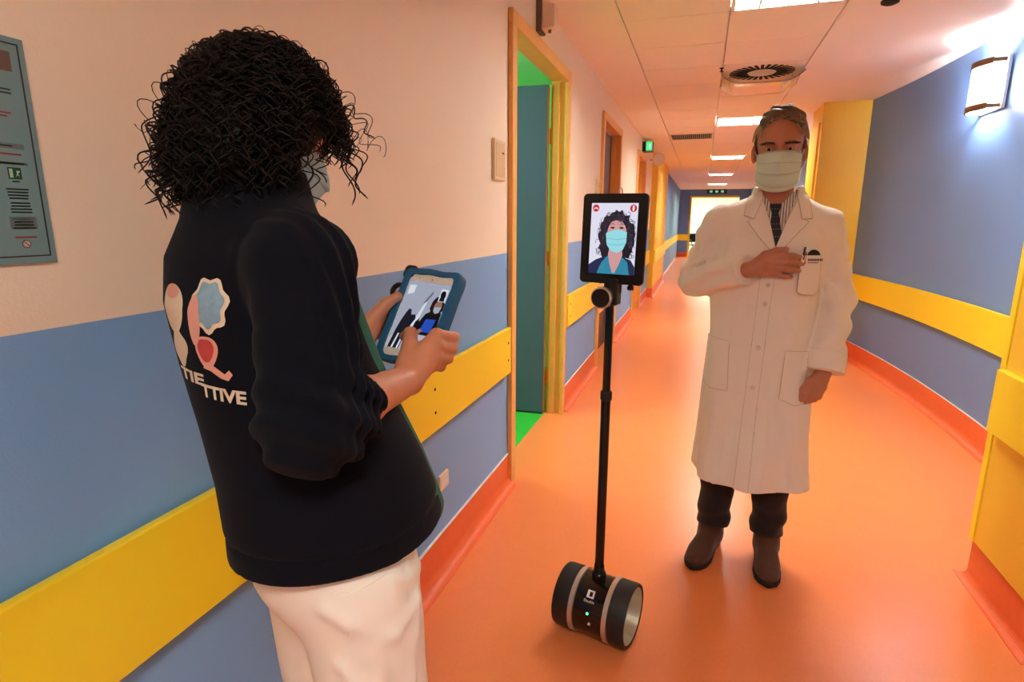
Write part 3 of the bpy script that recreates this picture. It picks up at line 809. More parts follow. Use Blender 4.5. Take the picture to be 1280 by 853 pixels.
MB().tube([(0, 0, 0), (0.06, 0, 0)], 0.012, 8).build('bracket', M_METAL, ck)
fs = empty('overhead_sign', (1.35, Y1 - 0.6, 2.50)); tag(fs, 'dark green overhead exit sign above the far doorway', 'sign')
MB().box((-0.36, -0.03, -0.10), (0.36, 0.03, 0.07)).build('sign_box', mat('dark_green', (24, 58, 44), rough=0.4), fs)
for i, xx in enumerate((-0.2, 0.0, 0.2)):
    MB().box((xx - 0.05, -0.034, -0.05), (xx + 0.05, -0.03, 0.03)).build('lit_mark', emat('sign_mark', (150, 220, 170), 0.7), fs)
for s in (-1, 1): MB().tube([(s*0.3, 0, 0.07), (s*0.3, 0, 0.10)], 0.006, 6).build('hanger', M_METAL, fs)
# far chair in the lobby doorway
ch = empty('visitor_chair', (0.72, Y1 + 0.7, 0), math.radians(200)); tag(ch, 'black visitor chair in the far doorway', 'chair')
MB().box((-0.23, -0.22, 0.43), (0.23, 0.22, 0.47)).build('seat', M_BLACK, ch, bevel=0.01)
MB().box((-0.22, -0.24, 0.55), (0.22, -0.2, 0.9)).build('backrest', M_BLACK, ch, bevel=0.01)
for sx in (-1, 1):
    for sy in (-1, 1):
        MB().tube([(sx*0.2, sy*0.19, 0.43), (sx*0.22, sy*0.22, 0.0)], 0.012, 8).build('leg', M_BLACK, ch)
    MB().tube([(sx*0.2, -0.21, 0.44), (sx*0.2, -0.22, 0.6)], 0.012, 8).build('back_post', M_BLACK, ch)
    MB().tube([(sx*0.235, -0.2, 0.66), (sx*0.245, 0.2, 0.64), (sx*0.24, 0.21, 0.44)], 0.014, 8).build('armrest', M_BLACK, ch)

# ---- alarm lamp, door plates and socket on the left wall
al = empty('alarm_lamp', (0, 3.27, 2.49)); tag(al, 'grey chamfered alarm lamp above the open door', 'alarm lamp')
MB().box((0.0, -0.05, -0.075), (0.03, 0.05, 0.08)).build('lamp_base', mat('dark_base', (104, 88, 80), rough=0.5), al, bevel=0.004)
MB().add([(0.03,-0.045,-0.07),(0.03,0.045,-0.07),(0.03,0.045,0.075),(0.03,-0.045,0.075),(0.10,-0.03,-0.055),(0.10,0.04,-0.055),(0.10,0.04,0.06),(0.10,-0.03,0.06)],
         [(0,3,2,1),(4,5,6,7),(0,1,5,4),(1,2,6,5),(2,3,7,6),(3,0,4,7)]).build('lamp_lens', mat('frosted_lens', (232, 208, 194), rough=0.35), al, bevel=0.008)
MB().box((0.06, -0.012, -0.078), (0.075, 0.0, -0.058)).build('test_button', MATS['dark_base'], al)
for y_, lab in ((2.60, 'cream plastic door plate beside the open door'), (5.29, 'cream door plate beside the second left door'), (8.27, 'cream door plate beside the third left door')):
    pl = empty('door_plate', (0, y_, 1.69)); tag(pl, lab, 'door plate', 'cream plates beside the left doors')
    MB().box((0.0, -0.075, -0.09), (0.016, 0.075, 0.09)).build('plate_body', M_CREAM, pl, bevel=0.004)
    MB().box((0.016, -0.06, -0.075), (0.0175, 0.06, 0.075)).build('plate_insert', mat('plate_insert', (222, 192, 140), rough=0.4), pl)
    MB().box((0.0175, 0.02, 0.03), (0.0182, 0.05, 0.036)).build('plate_mark', M_DARK, pl)
so = empty('wall_socket', (0, 1.935, 0.393)); tag(so, 'cream wall socket low on the blue wall beside the jacket hem', 'socket')
MB().box((0.0, -0.042, -0.034), (0.011, 0.042, 0.034)).build('socket_plate', M_CREAM, so, bevel=0.003)
for yy in (-0.022, 0.0, 0.022): MB().box((0.011, yy - 0.009, -0.02), (0.013, yy + 0.009, 0.02)).build('socket_insert', M_WHITE, so)

# ---- notice on the wall at the left edge
M_POST = mat('notice_paper', (122, 156, 158), rough=0.35, var=0.05, vscale=20)
po = empty('wall_notice', (0.0, 0.40, 1.51)); tag(po, 'pale blue-green printed safety notice with dark border on the left wall', 'notice')
MB().box((0.0, -0.21, -0.155), (0.004, 0.21, 0.153)).build('board', M_POST, po, bevel=0.001)
MN = Matrix.Translation((0.0, -0.40, -1.51)) @ Matrix(((0, 0, 1, 0), (1, 0, 0, 0), (0, 1, 0, 0), (0, 0, 0, 1)))   # local (Y, Z) on the wall
M_INK = mat('notice_ink', (44, 46, 48), rough=0.5); M_GREY = mat('notice_grey', (112, 128, 128), rough=0.5); M_BRN = mat('notice_brown', (110, 92, 82), rough=0.5)
M_NRED = mat('notice_red', (150, 62, 50), rough=0.5); M_NGRN = mat('notice_green', (22, 86, 50), rough=0.5); M_NPALE = mat('notice_pale', (176, 200, 176), rough=0.5)
def pr(name, y0, z0, y1, z1, m, h=0.0045): flat(name, rect(y0, z0, y1, z1), m, po, MN, h)
for q in ((0.60, 1.365, 0.6022, 1.655), (0.2, 1.365, 0.6022, 1.367), (0.2, 1.653, 0.6022, 1.655), (0.2, 1.365, 0.202, 1.655)): pr('border_line', *q, M_INK)
pr('heading_block', 0.50, 1.617, 0.590, 1.643, M_BRN)
def lines(y0, y1, ztop, n, dz, m, th=0.0022):
    for i in range(n):
        c_ = (y0 + y1) / 2; w_ = (y1 - y0) / 2 * (1 - 0.18 * random.random()); pr('print_line', c_ - w_, ztop - i*dz - th, c_ + w_, ztop - i*dz, m)
lines(0.50, 0.585, 1.594, 2, 0.0048, M_INK); lines(0.50, 0.58, 1.563, 2, 0.0046, M_NRED)
pr('grey_bar', 0.50, 1.514, 0.589, 1.5215, M_GREY); lines(0.52, 0.575, 1.519, 1, 1, M_INK)
lines(0.54, 0.585, 1.508, 1, 1, M_NRED); pr('grey_bar', 0.52, 1.4925, 0.590, 1.4965, M_GREY); lines(0.53, 0.588, 1.4955, 1, 1, M_INK)
pr('pictogram_panel', 0.563, 1.473, 0.580, 1.489, M_NGRN); pr('pictogram_door', 0.5645, 1.475, 0.569, 1.487, M_NPALE, 0.005)
flat('pictogram_figure', [(0.572, 1.476), (0.574, 1.480), (0.5735, 1.484), (0.577, 1.485), (0.578, 1.483), (0.5755, 1.481), (0.577, 1.476), (0.575, 1.479)], M_NPALE, po, MN, 0.005)
lines(0.566, 0.577, 1.471, 1, 1, M_INK); lines(0.557, 0.586, 1.4605, 4, 0.0042, M_INK); lines(0.558, 0.587, 1.4415, 4, 0.0042, M_INK)
pr('grey_box', 0.555, 1.404, 0.590, 1.4215, M_GREY); lines(0.558, 0.588, 1.4195, 4, 0.0042, M_INK); lines(0.558, 0.587, 1.394, 1, 1, M_NRED)
ring = disc(0.5715, 1.3835, 0.006, 20); inner = disc(0.5715, 1.3835, 0.0045, 20)
flat('prohibition_ring', ring, M_NRED, po, MN, 0.0045); flat('prohibition_field', inner, M_NPALE, po, MN, 0.0049); flat('prohibition_bar', [(0.5675, 1.3865), (0.5685, 1.3875), (0.5755, 1.3805), (0.5745, 1.3795)], M_NRED, po, MN, 0.0052)

# ================================================================== PEOPLE
def sdf_part(name, f, lo, hi, h, material, parent):
    return link(name, sdf_mesh(name, f, lo, hi, h), material, parent)

def wrinkle(P, fx, fy, fz, seed=0.0):
    """soft cloth noise in -1..1"""
    x, y, z = P[:, 0], P[:, 1], P[:, 2]
    a = np.sin(fx*x + 1.7*np.sin(fy*0.6*y + seed) + seed*1.3) * np.sin(fz*z + 1.3*np.sin(fx*0.5*x + seed*2.1) + fy*0.4*y)
    b = np.sin(fx*0.55*x + fy*0.8*y + fz*1.3*z + seed*3.1)
    return (0.6*a + 0.4*b).astype(f32)

M_SKIN = mat('skin', (190, 128, 98), rough=0.5, var=0.08, vscale=40, sss=0.15)
M_COAT = mat('white_coat_cotton', (244, 237, 222), rough=0.85, bump=0.12, bscale=900, sheen=0.2)
M_SHIRT = mat('striped_shirt', (226, 220, 208), rough=0.8)
nt = M_SHIRT.node_tree; b = nt.nodes['Principled BSDF']; tc = nt.nodes.new('ShaderNodeTexCoord')
wv = nt.nodes.new('ShaderNodeTexWave'); wv.inputs['Scale'].default_value = 34; wv.bands_direction = 'X'
nt.links.new(tc.outputs['Object'], wv.inputs['Vector'])
rp = nt.nodes.new('ShaderNodeValToRGB'); rp.color_ramp.elements[0].position = 0.12; rp.color_ramp.elements[0].color = lin((96, 96, 104)) + (1,)
rp.color_ramp.elements[1].position = 0.3; rp.color_ramp.elements[1].color = lin((228, 222, 208)) + (1,)
nt.links.new(wv.outputs['Fac'], rp.inputs[0]); nt.links.new(rp.outputs[0], b.inputs['Base Color'])
M_TIE = mat('navy_tie', (26, 30, 44), rough=0.6)
nt = M_TIE.node_tree; b = nt.nodes['Principled BSDF']; tc = nt.nodes.new('ShaderNodeTexCoord')
vo = nt.nodes.new('ShaderNodeTexVoronoi'); vo.inputs['Scale'].default_value = 110; vo.inputs['Randomness'].default_value = 0.0
nt.links.new(tc.outputs['Object'], vo.inputs['Vector'])
rp = nt.nodes.new('ShaderNodeValToRGB'); rp.color_ramp.elements[0].position = 0.2; rp.color_ramp.elements[0].color = lin((150, 150, 160)) + (1,)
rp.color_ramp.elements[1].position = 0.26; rp.color_ramp.elements[1].color = lin((24, 27, 42)) + (1,)
nt.links.new(vo.outputs['Distance'], rp.inputs[0]); nt.links.new(rp.outputs[0], b.inputs['Base Color'])
M_TROUS = mat('black_trousers', (24, 21, 22), rough=0.85, sheen=0.1)
M_SUEDE = mat('brown_suede', (84, 50, 32), rough=0.85, var=0.2, vscale=60, sheen=0.2)
M_SOLE = mat('dark_sole', (22, 17, 15), rough=0.7)
M_MASK = mat('mask_fabric', (206, 228, 214), rough=0.85, bump=0.05, bscale=900)
M_LOOP = mat('mask_loop', (236, 236, 230), rough=0.8)
M_GREYHAIR = mat('grey_brown_hair', (96, 76, 56), rough=0.55, var=0.35, vscale=60)
M_HAIRLIGHT = mat('hair_highlight_strands', (176, 150, 116), rough=0.5, var=0.5, vscale=140)  # lighter than the core: hair highlights put into the colour
M_BROW = mat('brow_hair', (78, 58, 44), rough=0.7)
M_EYEW = mat('eye_white', (214, 202, 194), rough=0.2); M_IRIS = mat('eye_iris', (46, 34, 28), rough=0.15)

def mask_surface(name, cx, ztop, zbot, hw, y0, depth, parent, wrap=1.3, drop=0.04, R=None, c0=None):
    nu, nv = 41, 37; P = []
    for i in range(nu):
        s = -1 + 2*i/(nu-1)
        for j in range(nv):
            v = j/(nv-1)
            D = np.interp(v, [0, 0.12, 0.32, 0.55, 0.8, 1.0], [depth*0.84, depth*0.93, depth, depth*0.95, depth*0.82, depth*0.54])
            x = cx + hw*(1 - 0.06*v)*math.sin(wrap*s)/math.sin(wrap)
            y = y0 + 0.006*s*s - 0.012*v*s*s + D*(math.cos(wrap*s) - math.cos(wrap))/(1 - math.cos(wrap))
            y += 0.010*math.exp(-(s/0.16)**2)*math.exp(-((v - 0.18)/0.22)**2)       # nose ridge
            zt = ztop - 0.004*s*s; zb = zbot + drop*s*s
            ph = (v*3.4) % 1.0
            y += 0.0060*(ph - 0.5)*(1 - 0.6*s*s)*(1 if 0.15 < v < 0.92 else 0)        # pleats
            y += 0.0012*math.sin(9*s + 5*v)
            P.append((x, y, zt + v*(zb - zt)))
    if R is not None: P = [tuple(np.array(R, float) @ (np.array(p) - np.array(c0)) + np.array(c0)) for p in P]
    return link(name, grid_mesh(name, P, nu, nv, 0.0016), M_MASK, parent), np.array(P).reshape(nu, nv, 3)

def pleat_lines(mask, MP, m):  # darker tubes: top border seam, and crease shade put into the colour
    for j in (1, 11, 21, 32):
        MB().tube(MP[1:-1, j] + (MP[1:-1, j] - MP[20, 18])*0.004 + np.array((0, 0.0006, 0)), 0.0009, 4).build('pleat_shade', m, mask, smooth=True)

# ------------------------------------------------------------------ the doctor
HX = -0.013                                           # head centre line
COAT_ST = [(0.36, -0.015, 0.015, 0.226, 0.180), (0.55, -0.015, 0.012, 0.214, 0.168), (0.80, -0.008, 0.006, 0.198, 0.150), (0.97, -0.004, 0.004, 0.190, 0.142), (1.12, -0.004, 0.002, 0.192, 0.142),
           (1.26, -0.006, 0.004, 0.200, 0.146), (1.36, -0.008, 0.0, 0.200, 0.136), (1.43, -0.012, -0.006, 0.172, 0.114), (1.48, -0.018, -0.008, 0.112, 0.088), (1.515, -0.022, -0.004, 0.074, 0.07)]
SH_R, EL_R, WR_R = (0.172, -0.01, 1.405), (0.246, 0.02, 1.19), (0.062, 0.178, 1.243)
SH_L, EL_L, WR_L = (-0.190, -0.01, 1.395), (-0.258, -0.03, 1.13), (-0.238, 0.075, 0.875)
def doc_torso(P):
    d = loft(P, COAT_ST, e=2.5)
    d = smin(d, cap(P, (0.03, -0.005, 1.455), (0.165, -0.01, 1.412), 0.062, 0.066), 0.05)
    d = smin(d, cap(P, (-0.06, -0.005, 1.45), (-0.185, -0.01, 1.402), 0.062, 0.066), 0.05)
    return d
def doc_coatbase(P):
    z = P[:, 2]
    th = np.arctan2(P[:, 0], P[:, 1])
    fl = np.clip((1.0 - z) / 0.6, 0, 1)
    d = doc_torso(P) - (0.011*fl*np.sin(7*th + 2.2*np.sin(3*z) + 0.6) + 0.0055*wrinkle(P, 22, 16, 13, 1.2)).astype(f32)
    # sleeves
    w = wrinkle(P, 60, 55, 62, 0.4); w2 = wrinkle(P, 38, 30, 66, 2.4)
    r = smin(cap(P, SH_R, EL_R, 0.072, 0.066), cap(P, EL_R, WR_R, 0.066, 0.053), 0.03) - 0.008*w
    # diagonal compression folds inside the bent elbow
    dl = np.linalg.norm(P - np.array((0.2, 0.06, 1.24), f32), axis=1)
    r = r - (0.011*np.exp(-(dl/0.10)**2)*np.sin(90*(z + 0.6*P[:, 0]))).astype(f32)
    # sleeve ends at the cuff
    ax = np.array(WR_R, f32) - np.array(EL_R, f32); ax /= np.linalg.norm(ax)
    r = np.maximum(r, (P - np.array(WR_R, f32)) @ ax - 0.004)
    l = smin(cap(P, SH_L, EL_L, 0.070, 0.062), cap(P, EL_L, WR_L, 0.062, 0.062), 0.03) - 0.0075*w2
    ax = np.array(WR_L, f32) - np.array(EL_L, f32); ax /= np.linalg.norm(ax)
    l = np.maximum(l, (P - np.array(WR_L, f32)) @ ax - 0.006)
    cuff = np.maximum(np.abs((P - np.array(WR_L, f32)) @ ax + 0.03) - 0.036, cap(P, EL_L, WR_L, 0.066, 0.070))
    l = smin(l, cuff, 0.006)
    d = smin(d, r, 0.022); d = smin(d, l, 0.018)
    d = np.maximum(d, 0.388 + 0.10*np.abs(P[:, 0])**1.5 - z)
    return d
front = lambda P2: np.stack([P2[:, 0], np.full(len(P2), 0.35, f32), P2[:, 1]], -1)
C_FOLDS = [tuple(map(tuple, trace(doc_coatbase, front(np.array(q, f32)), (0, -1, 0), off=-0.006))) for q in (
    [(0.17, 0.74), (0.185, 0.60), (0.195, 0.44)], [(0.125, 0.72), (0.135, 0.55), (0.14, 0.42)], [(0.062, 0.88), (0.075, 0.65), (0.085, 0.42)], [(-0.055, 0.74), (-0.055, 0.55), (-0.05, 0.42)],
    [(-0.13, 0.70), (-0.15, 0.55), (-0.165, 0.43)], [(-0.08, 1.06), (-0.12, 0.985)], [(0.10, 1.40), (0.13, 1.32), (0.135, 1.25)], [(0.05, 1.15), (0.085, 1.05), (0.08, 0.97)], [(-0.10, 0.94), (-0.08, 0.85), (-0.075, 0.70)],
    [(0.265, 1.215), (0.20, 1.235), (0.13, 1.250)], [(0.235, 1.145), (0.17, 1.170), (0.11, 1.205)], [(0.165, 1.43), (0.215, 1.35), (0.24, 1.26)], [(0.15, 1.36), (0.185, 1.29), (0.20, 1.25)],
    [(-0.235, 1.30), (-0.265, 1.20), (-0.285, 1.12)], [(-0.205, 1.22), (-0.245, 1.13), (-0.262, 1.03)], [(-0.29, 1.00), (-0.25, 0.965), (-0.205, 0.96)], [(-0.17, 1.40), (-0.20, 1.30), (-0.205, 1.2)])]
def doc_coat0(P):
    d = doc_coatbase(P)
    near = np.abs(d) < 0.04
    if near.any():
        p = P[near]; e = d[near]
        for q in C_FOLDS: e = smin(e, chain(p, q, [0.005, 0.0105, 0.007][:len(q)], 0.01), 0.016)
        d[near] = e
    return np.maximum(d, 0.388 + 0.10*np.abs(P[:, 0])**1.5 - P[:, 2])
V_POLY = [(0.040, 1.56), (-0.100, 1.56), (-0.031, 1.318)]
def doc_v(P):
    # signed distance (approx.) to the neck opening, seen from the front
    a, b_, c = [np.array(q, f32) for q in V_POLY]
    q = P[:, (0, 2)]
    def side(p0, p1):
        n = np.array([p1[1] - p0[1], -(p1[0] - p0[0])], f32); n /= np.linalg.norm(n); return (q - p0) @ n
    s1, s2 = side(a, c), side(c, b_)
    m = np.array([-0.03, 1.45], f32)
    if ((m - a) @ np.array([c[1]-a[1], -(c[0]-a[0])])) > 0: s1 = -s1
    if ((m - c) @ np.array([b_[1]-c[1], -(b_[0]-c[0])])) > 0: s2 = -s2
    return np.maximum(np.maximum(s1, s2), 0.02 - P[:, 1])
def doc_coat(P):
    d = doc_coat0(P)
    S = np.maximum(doc_v(P), -(d + 0.014))
    d = np.maximum(d, -S)
    # standing collar round the back of the neck
    x, y, z = P[:, 0] + 0.024, P[:, 1] - 0.004, P[:, 2]
    q = (np.sqrt((x/0.078)**2 + (y/0.074)**2) - 1)*0.075 - 0.35*(1.56 - z)*0.6
    col = np.maximum(np.abs(q) - 0.006, np.maximum(1.45 - z, z - (1.548 - 0.10*np.maximum(y, 0))))
    col = np.maximum(col, y - 0.052)
    return smin(d, col, 0.008)

def surf_y(f, x, z, off=0.0):
    return float(trace(f, [(x, 0.4, z)], (0, -1, 0), 0.6, off)[0][1])

def doc_body(P):
    z = P[:, 2]
    d = ell(P, (HX, 0.045, 1.712), (0.077, 0.098, 0.098))                       # skull
    d = smin(d, ell(P, (HX, 0.082, 1.632), (0.061, 0.068, 0.094)), 0.03)          # face
    d = smin(d, ell(P, (HX, 0.112, 1.560), (0.034, 0.034, 0.024)), 0.02)          # chin
    d = smin(d, chain(P, [(HX, 0.140, 1.676), (HX, 0.154, 1.648), (HX, 0.157, 1.630)], [0.008, 0.010, 0.013], 0.006), 0.010)
    for s in (-1, 1):
        d = smin(d, cap(P, (HX + s*0.012, 0.140, 1.690), (HX + s*0.048, 0.126, 1.690), 0.010, 0.009), 0.012)   # brow
        d = smax(d, -ell(P, (HX + s*0.034, 0.150, 1.668), (0.021, 0.024, 0.013)), 0.012)                        # socket
        d = smin(d, ell(P, (HX + s*0.034, 0.128, 1.668), (0.017, 0.011, 0.013)), 0.006)                         # lids
        d = smin(d, cap(P, (HX + s*0.036, 0.114, 1.640), (HX + s*0.046, 0.096, 1.635), 0.014), 0.02)            # cheek
        d = smin(d, ell(P, (HX + s*0.084, 0.030, 1.662), (0.010, 0.022, 0.034), rotm('Z', s*-18)), 0.008)       # ear
        d = smin(d, cap(P, (HX + s*0.012, 0.146, 1.590), (HX, 0.150, 1.590), 0.007), 0.006)                     # lips
    d = smin(d, cap(P, (-0.020, 0.012, 1.44), (-0.015, 0.038, 1.585), 0.060, 0.056), 0.03)
    tor = loft(P, [(a, x, y, rx - 0.022, ry - 0.022) for a, x, y, rx, ry in COAT_ST if 0.8 < a < 1.5])
    d = smin(d, tor, 0.03)
    d = smin(d, chain(P, [(-0.01, 0, 1.42), SH_R, EL_R, WR_R], [0.05, 0.050, 0.042, 0.029], 0.02), 0.03)
    d = smin(d, chain(P, [(-0.03, 0, 1.41), SH_L, EL_L, WR_L], [0.05, 0.050, 0.042, 0.029], 0.02), 0.03)
    for s, fx, fy, tx, ty in ((1, 0.118, -0.045, 0.150, 0.13), (-1, -0.112, -0.07, -0.118, 0.15)):
        d = smin(d, chain(P, [(s*0.09 - 0.005, 0, 0.86), (s*0.1 - 0.003, 0.005, 0.48), (fx, fy - 0.0, 0.09)], [0.082, 0.055, 0.036], 0.03), 0.04)
        d = smin(d, chain(P, [(fx, fy, 0.07), (tx - s*0.006, ty - 0.03, 0.045)], [0.028, 0.018], 0.02), 0.03)
    # hands
    for cen, rad_, lst in ((np.array((-0.04, 0.17, 1.27), f32), 0.2, DOC_HANDS[:9]), (np.array((-0.21, 0.11, 0.82), f32), 0.18, DOC_HANDS[9:])):
        near = np.linalg.norm(P - cen, axis=1) < rad_
        if near.any():
            q = P[near]; e = d[near]
            for c, rs in lst: e = smin(e, chain(q, c, rs, 0.006), 0.007)
            d[near] = e
    return d

# right hand laid on the chest: points follow the cloth
def on(x, z, o): return (x, surf_y(doc_coat0, x, z) + o, z)
DOC_HANDS = []
wr = (0.05, 0.188, 1.247); H1 = DOC_HANDS.append
# palm as four metacarpals
for kz, kx in ((1.292, -0.030), (1.275, -0.034), (1.255, -0.032), (1.237, -0.024)):
    k = on(kx, kz, 0.020); H1(([wr, (0.01, (wr[1] + k[1])/2 + 0.004, 1.247*0.4 + kz*0.6), k], [0.025, 0.017, 0.0115]))
H1(([on(-0.030, 1.292, 0.021), on(-0.066, 1.300, 0.025), on(-0.094, 1.298, 0.018), on(-0.119, 1.292, 0.010)], [0.0112, 0.0108, 0.0098, 0.0082]))
H1(([on(-0.034, 1.275, 0.021), on(-0.074, 1.277, 0.026), on(-0.102, 1.273, 0.018), on(-0.125, 1.268, 0.010)], [0.0112, 0.0110, 0.0098, 0.0082]))
H1(([on(-0.032, 1.255, 0.021), on(-0.070, 1.253, 0.025), on(-0.096, 1.249, 0.018), on(-0.118, 1.246, 0.010)], [0.0110, 0.0104, 0.0095, 0.0080]))
H1(([on(-0.024, 1.237, 0.020), on(-0.054, 1.231, 0.022), on(-0.074, 1.226, 0.017), on(-0.093, 1.223, 0.010)], [0.0100, 0.0094, 0.0086, 0.0074]))
H1(([(0.035, 0.188, 1.262), on(0.0, 1.300, 0.022), on(-0.036, 1.316, 0.018), on(-0.068, 1.321, 0.013)], [0.019, 0.0145, 0.0118, 0.0092]))
# left hand hanging, fingers curled
wl_ = WR_L
for i, (kx, ky) in enumerate(((-0.192, 0.134), (-0.209, 0.127), (-0.226, 0.116), (-0.240, 0.102))):
    kz = (0.812, 0.806, 0.808, 0.815)[i]; k = (kx, ky, kz)
    H1(([wl_, ((wl_[0]+kx)/2, (wl_[1]+ky)/2 + 0.004, (wl_[2]+kz)/2), k], [0.027, 0.018, 0.0115]))
    H1(([k, (kx + 0.012, ky + 0.006, kz - 0.036), (kx + 0.026, ky - 0.012, kz - 0.050), (kx + 0.030, ky - 0.028, kz - 0.040)], [0.0112, 0.0106, 0.0096, 0.0085]))
H1(([(-0.222, 0.098, 0.858), (-0.190, 0.128, 0.838), (-0.172, 0.134, 0.806), (-0.168, 0.128, 0.778)], [0.020, 0.0145, 0.0118, 0.0095]))

doctor = link('person', sdf_mesh('person', doc_body, (-0.34, -0.18, 0.0), (0.36, 0.26, 1.84), 0.005), M_SKIN)
doctor.location = (1.165, 2.42, 0); doctor.rotation_euler = (0, 0, -math.radians(186))
tag(doctor, 'person in a long white coat and face mask with one hand on the chest', 'person')

coat = sdf_part('white_coat', doc_coat, (-0.37, -0.24, 0.34), (0.37, 0.26, 1.58), 0.0052, M_COAT, doctor)
def region(P, lo, hi):
    lo = np.array(lo, f32); hi = np.array(hi, f32)
    return np.maximum(lo - P, P - hi).max(1)
sdf_part('shirt', lambda P: np.maximum(smin(doc_torso(P) + 0.008, np.maximum(cap(P, (-0.022, 0.006, 1.45), (-0.020, 0.012, 1.53), 0.068, 0.066), P[:, 2] - 1.525 + 0.25*P[:, 1]), 0.01), region(P, (-0.14, -0.1, 1.27), (0.10, 0.2, 1.56))),
         (-0.16, -0.12, 1.25), (0.12, 0.2, 1.58), 0.005, M_SHIRT, doctor)
front = lambda P2: np.stack([P2[:, 0], np.full(len(P2), 0.35, f32), P2[:, 1]], -1)
DN = (0, -1, 0)
shirt_s = lambda P: doc_torso(P) + 0.008
M_SEAM_SHADE = mat('coat_seam_shade', (196, 180, 152), rough=0.9)  # stitch lines in darker cream, with edge shade put into the colour
def edge_line(poly, off, closed=True, f=None, r=0.0011, n=10):
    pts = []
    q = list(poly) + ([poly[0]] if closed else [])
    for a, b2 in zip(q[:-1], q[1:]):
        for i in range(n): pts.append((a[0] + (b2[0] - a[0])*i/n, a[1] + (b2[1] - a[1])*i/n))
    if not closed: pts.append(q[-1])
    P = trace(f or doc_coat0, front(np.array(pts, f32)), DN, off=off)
    MB().tube(P, r, 5, closed=closed).build('edge_line', M_SEAM_SHADE, coat, smooth=True)
def patch(name, poly, m, parent, off, thick, f=doc_coat0, cell=0.008):
    return link(name, poly_patch(name, poly, f, front, DN, off, thick, cell), m, parent)
# shirt collar points, tie
patch('shirt_collar', [(0.034, 1.527), (-0.004, 1.478), (0.013, 1.442), (0.046, 1.50)], M_SHIRT, doctor, 0.004, 0.003, lambda P: smin(shirt_s(P), cap(P, (-0.022, 0.006, 1.45), (-0.020, 0.012, 1.53), 0.070, 0.068), 0.01))
patch('shirt_collar', [(-0.088, 1.535), (-0.036, 1.478), (-0.057, 1.436), (-0.098, 1.50)], M_SHIRT, doctor, 0.004, 0.003, lambda P: smin(shirt_s(P), cap(P, (-0.022, 0.006, 1.45), (-0.020, 0.012, 1.53), 0.070, 0.068), 0.01))
tie = patch('tie', [(-0.008, 1.452), (-0.031, 1.452), (-0.056, 1.33), (-0.040, 1.29), (-0.020, 1.29), (-0.004, 1.33)], M_TIE, doctor, 0.002, 0.004, shirt_s)
patch('tie_knot', [(0.002, 1.482), (-0.040, 1.482), (-0.030, 1.446), (-0.009, 1.446)], M_TIE, tie, 0.008, 0.008, shirt_s)
# coat lapels and collar leaves
for poly in ([(0.036, 1.545), (0.078, 1.506), (0.086, 1.440), (0.050, 1.427), (0.026, 1.50)], [(-0.086, 1.556), (-0.125, 1.512), (-0.143, 1.430), (-0.109, 1.426), (-0.090, 1.505)]):
    patch('coat_collar', poly, M_COAT, coat, 0.012, 0.006, doc_coat0); edge_line(poly, 0.0115)
for poly in ([(0.030, 1.506), (0.052, 1.430), (0.070, 1.418), (0.030, 1.366), (-0.020, 1.312), (-0.034, 1.316), (-0.004, 1.42)], [(-0.093, 1.506), (-0.111, 1.430), (-0.132, 1.417), (-0.090, 1.366), (-0.046, 1.308), (-0.030, 1.318), (-0.060, 1.42)]):
    patch('coat_lapel', poly, M_COAT, coat, 0.008, 0.006, doc_coat0); edge_line(poly, 0.0075)
# placket, pockets, buttons
patch('placket', [(-0.044, 1.315), (0.006, 1.315), (0.012, 1.12), (0.026, 0.70), (0.034, 0.378), (-0.018, 0.384), (-0.020, 0.70), (-0.032, 1.12)], M_COAT, coat, 0.004, 0.006, doc_coat0, 0.012)
POCKETS = [([(0.184, 0.975), (0.098, 0.966), (0.090, 0.776), (0.16, 0.772), (0.192, 0.79)], (0.09, 0.19)), ([(-0.099, 0.950), (-0.178, 0.945), (-0.180, 0.752), (-0.15, 0.742), (-0.094, 0.764)], (-0.18, -0.09)), ([(-0.118, 1.300), (-0.182, 1.300), (-0.186, 1.17), (-0.17, 1.158), (-0.13, 1.160), (-0.116, 1.172)], (-0.2, -0.12))]
edge_line([(0.006, 1.315), (0.012, 1.12), (0.026, 0.70), (0.034, 0.39)], 0.003, False); edge_line([(-0.044, 1.315), (-0.032, 1.12), (-0.020, 0.70), (-0.018, 0.39)], 0.003, False)
for poly, _ in POCKETS:
    OP = 0.013 if poly[0][1] > 1.2 else 0.0045
    p = patch('pocket', poly, M_COAT, coat, OP, 0.006, doc_coat0, 0.01)
    edge_line(poly, OP - 0.0005)
    a, b2 = poly[0], poly[1]
    patch('pocket_hem', [(a[0], a[1]), (b2[0], b2[1]), (b2[0], b2[1] - 0.022), (a[0], a[1] - 0.022)], M_COAT, coat, OP + 0.002, 0.004, doc_coat0, 0.01)
bt = MB().lathe([(0.0085, 0), (0.0085, 0.0015), (0.007, 0.003), (0.005, 0.0025)], 20, Matrix.Rotation(-math.pi/2, 4, 'X')).mesh('button'); bt.materials.append(mat('coat_button', (226, 216, 196), rough=0.4)); bt.shade_smooth()
for x, z in ((-0.015, 1.119), (-0.006, 0.954), (0.0, 0.80), (-0.019, 1.19)):
    o = bpy.data.objects.new('button', bt); COL.objects.link(o); o.parent = coat; o.location = (x, surf_y(doc_coat0, x, z) + 0.004, z)
# badge print above the pocket
for i in range(9):
    x = -0.140 - 0.0055*i
    patch('badge_print', [(x, 1.289), (x - 0.0042, 1.289), (x - 0.0042, 1.2805), (x, 1.2805)], mat('badge_ink', (70, 66, 72), rough=0.7), coat, 0.0158, 0, doc_coat0, 0.02)
patch('badge_print', [(-0.140, 1.276), (-0.176, 1.276), (-0.176, 1.2735), (-0.140, 1.2735)], mat('badge_ink', (70, 66, 72), rough=0.7), coat, 0.0158, 0, doc_coat0, 0.02)

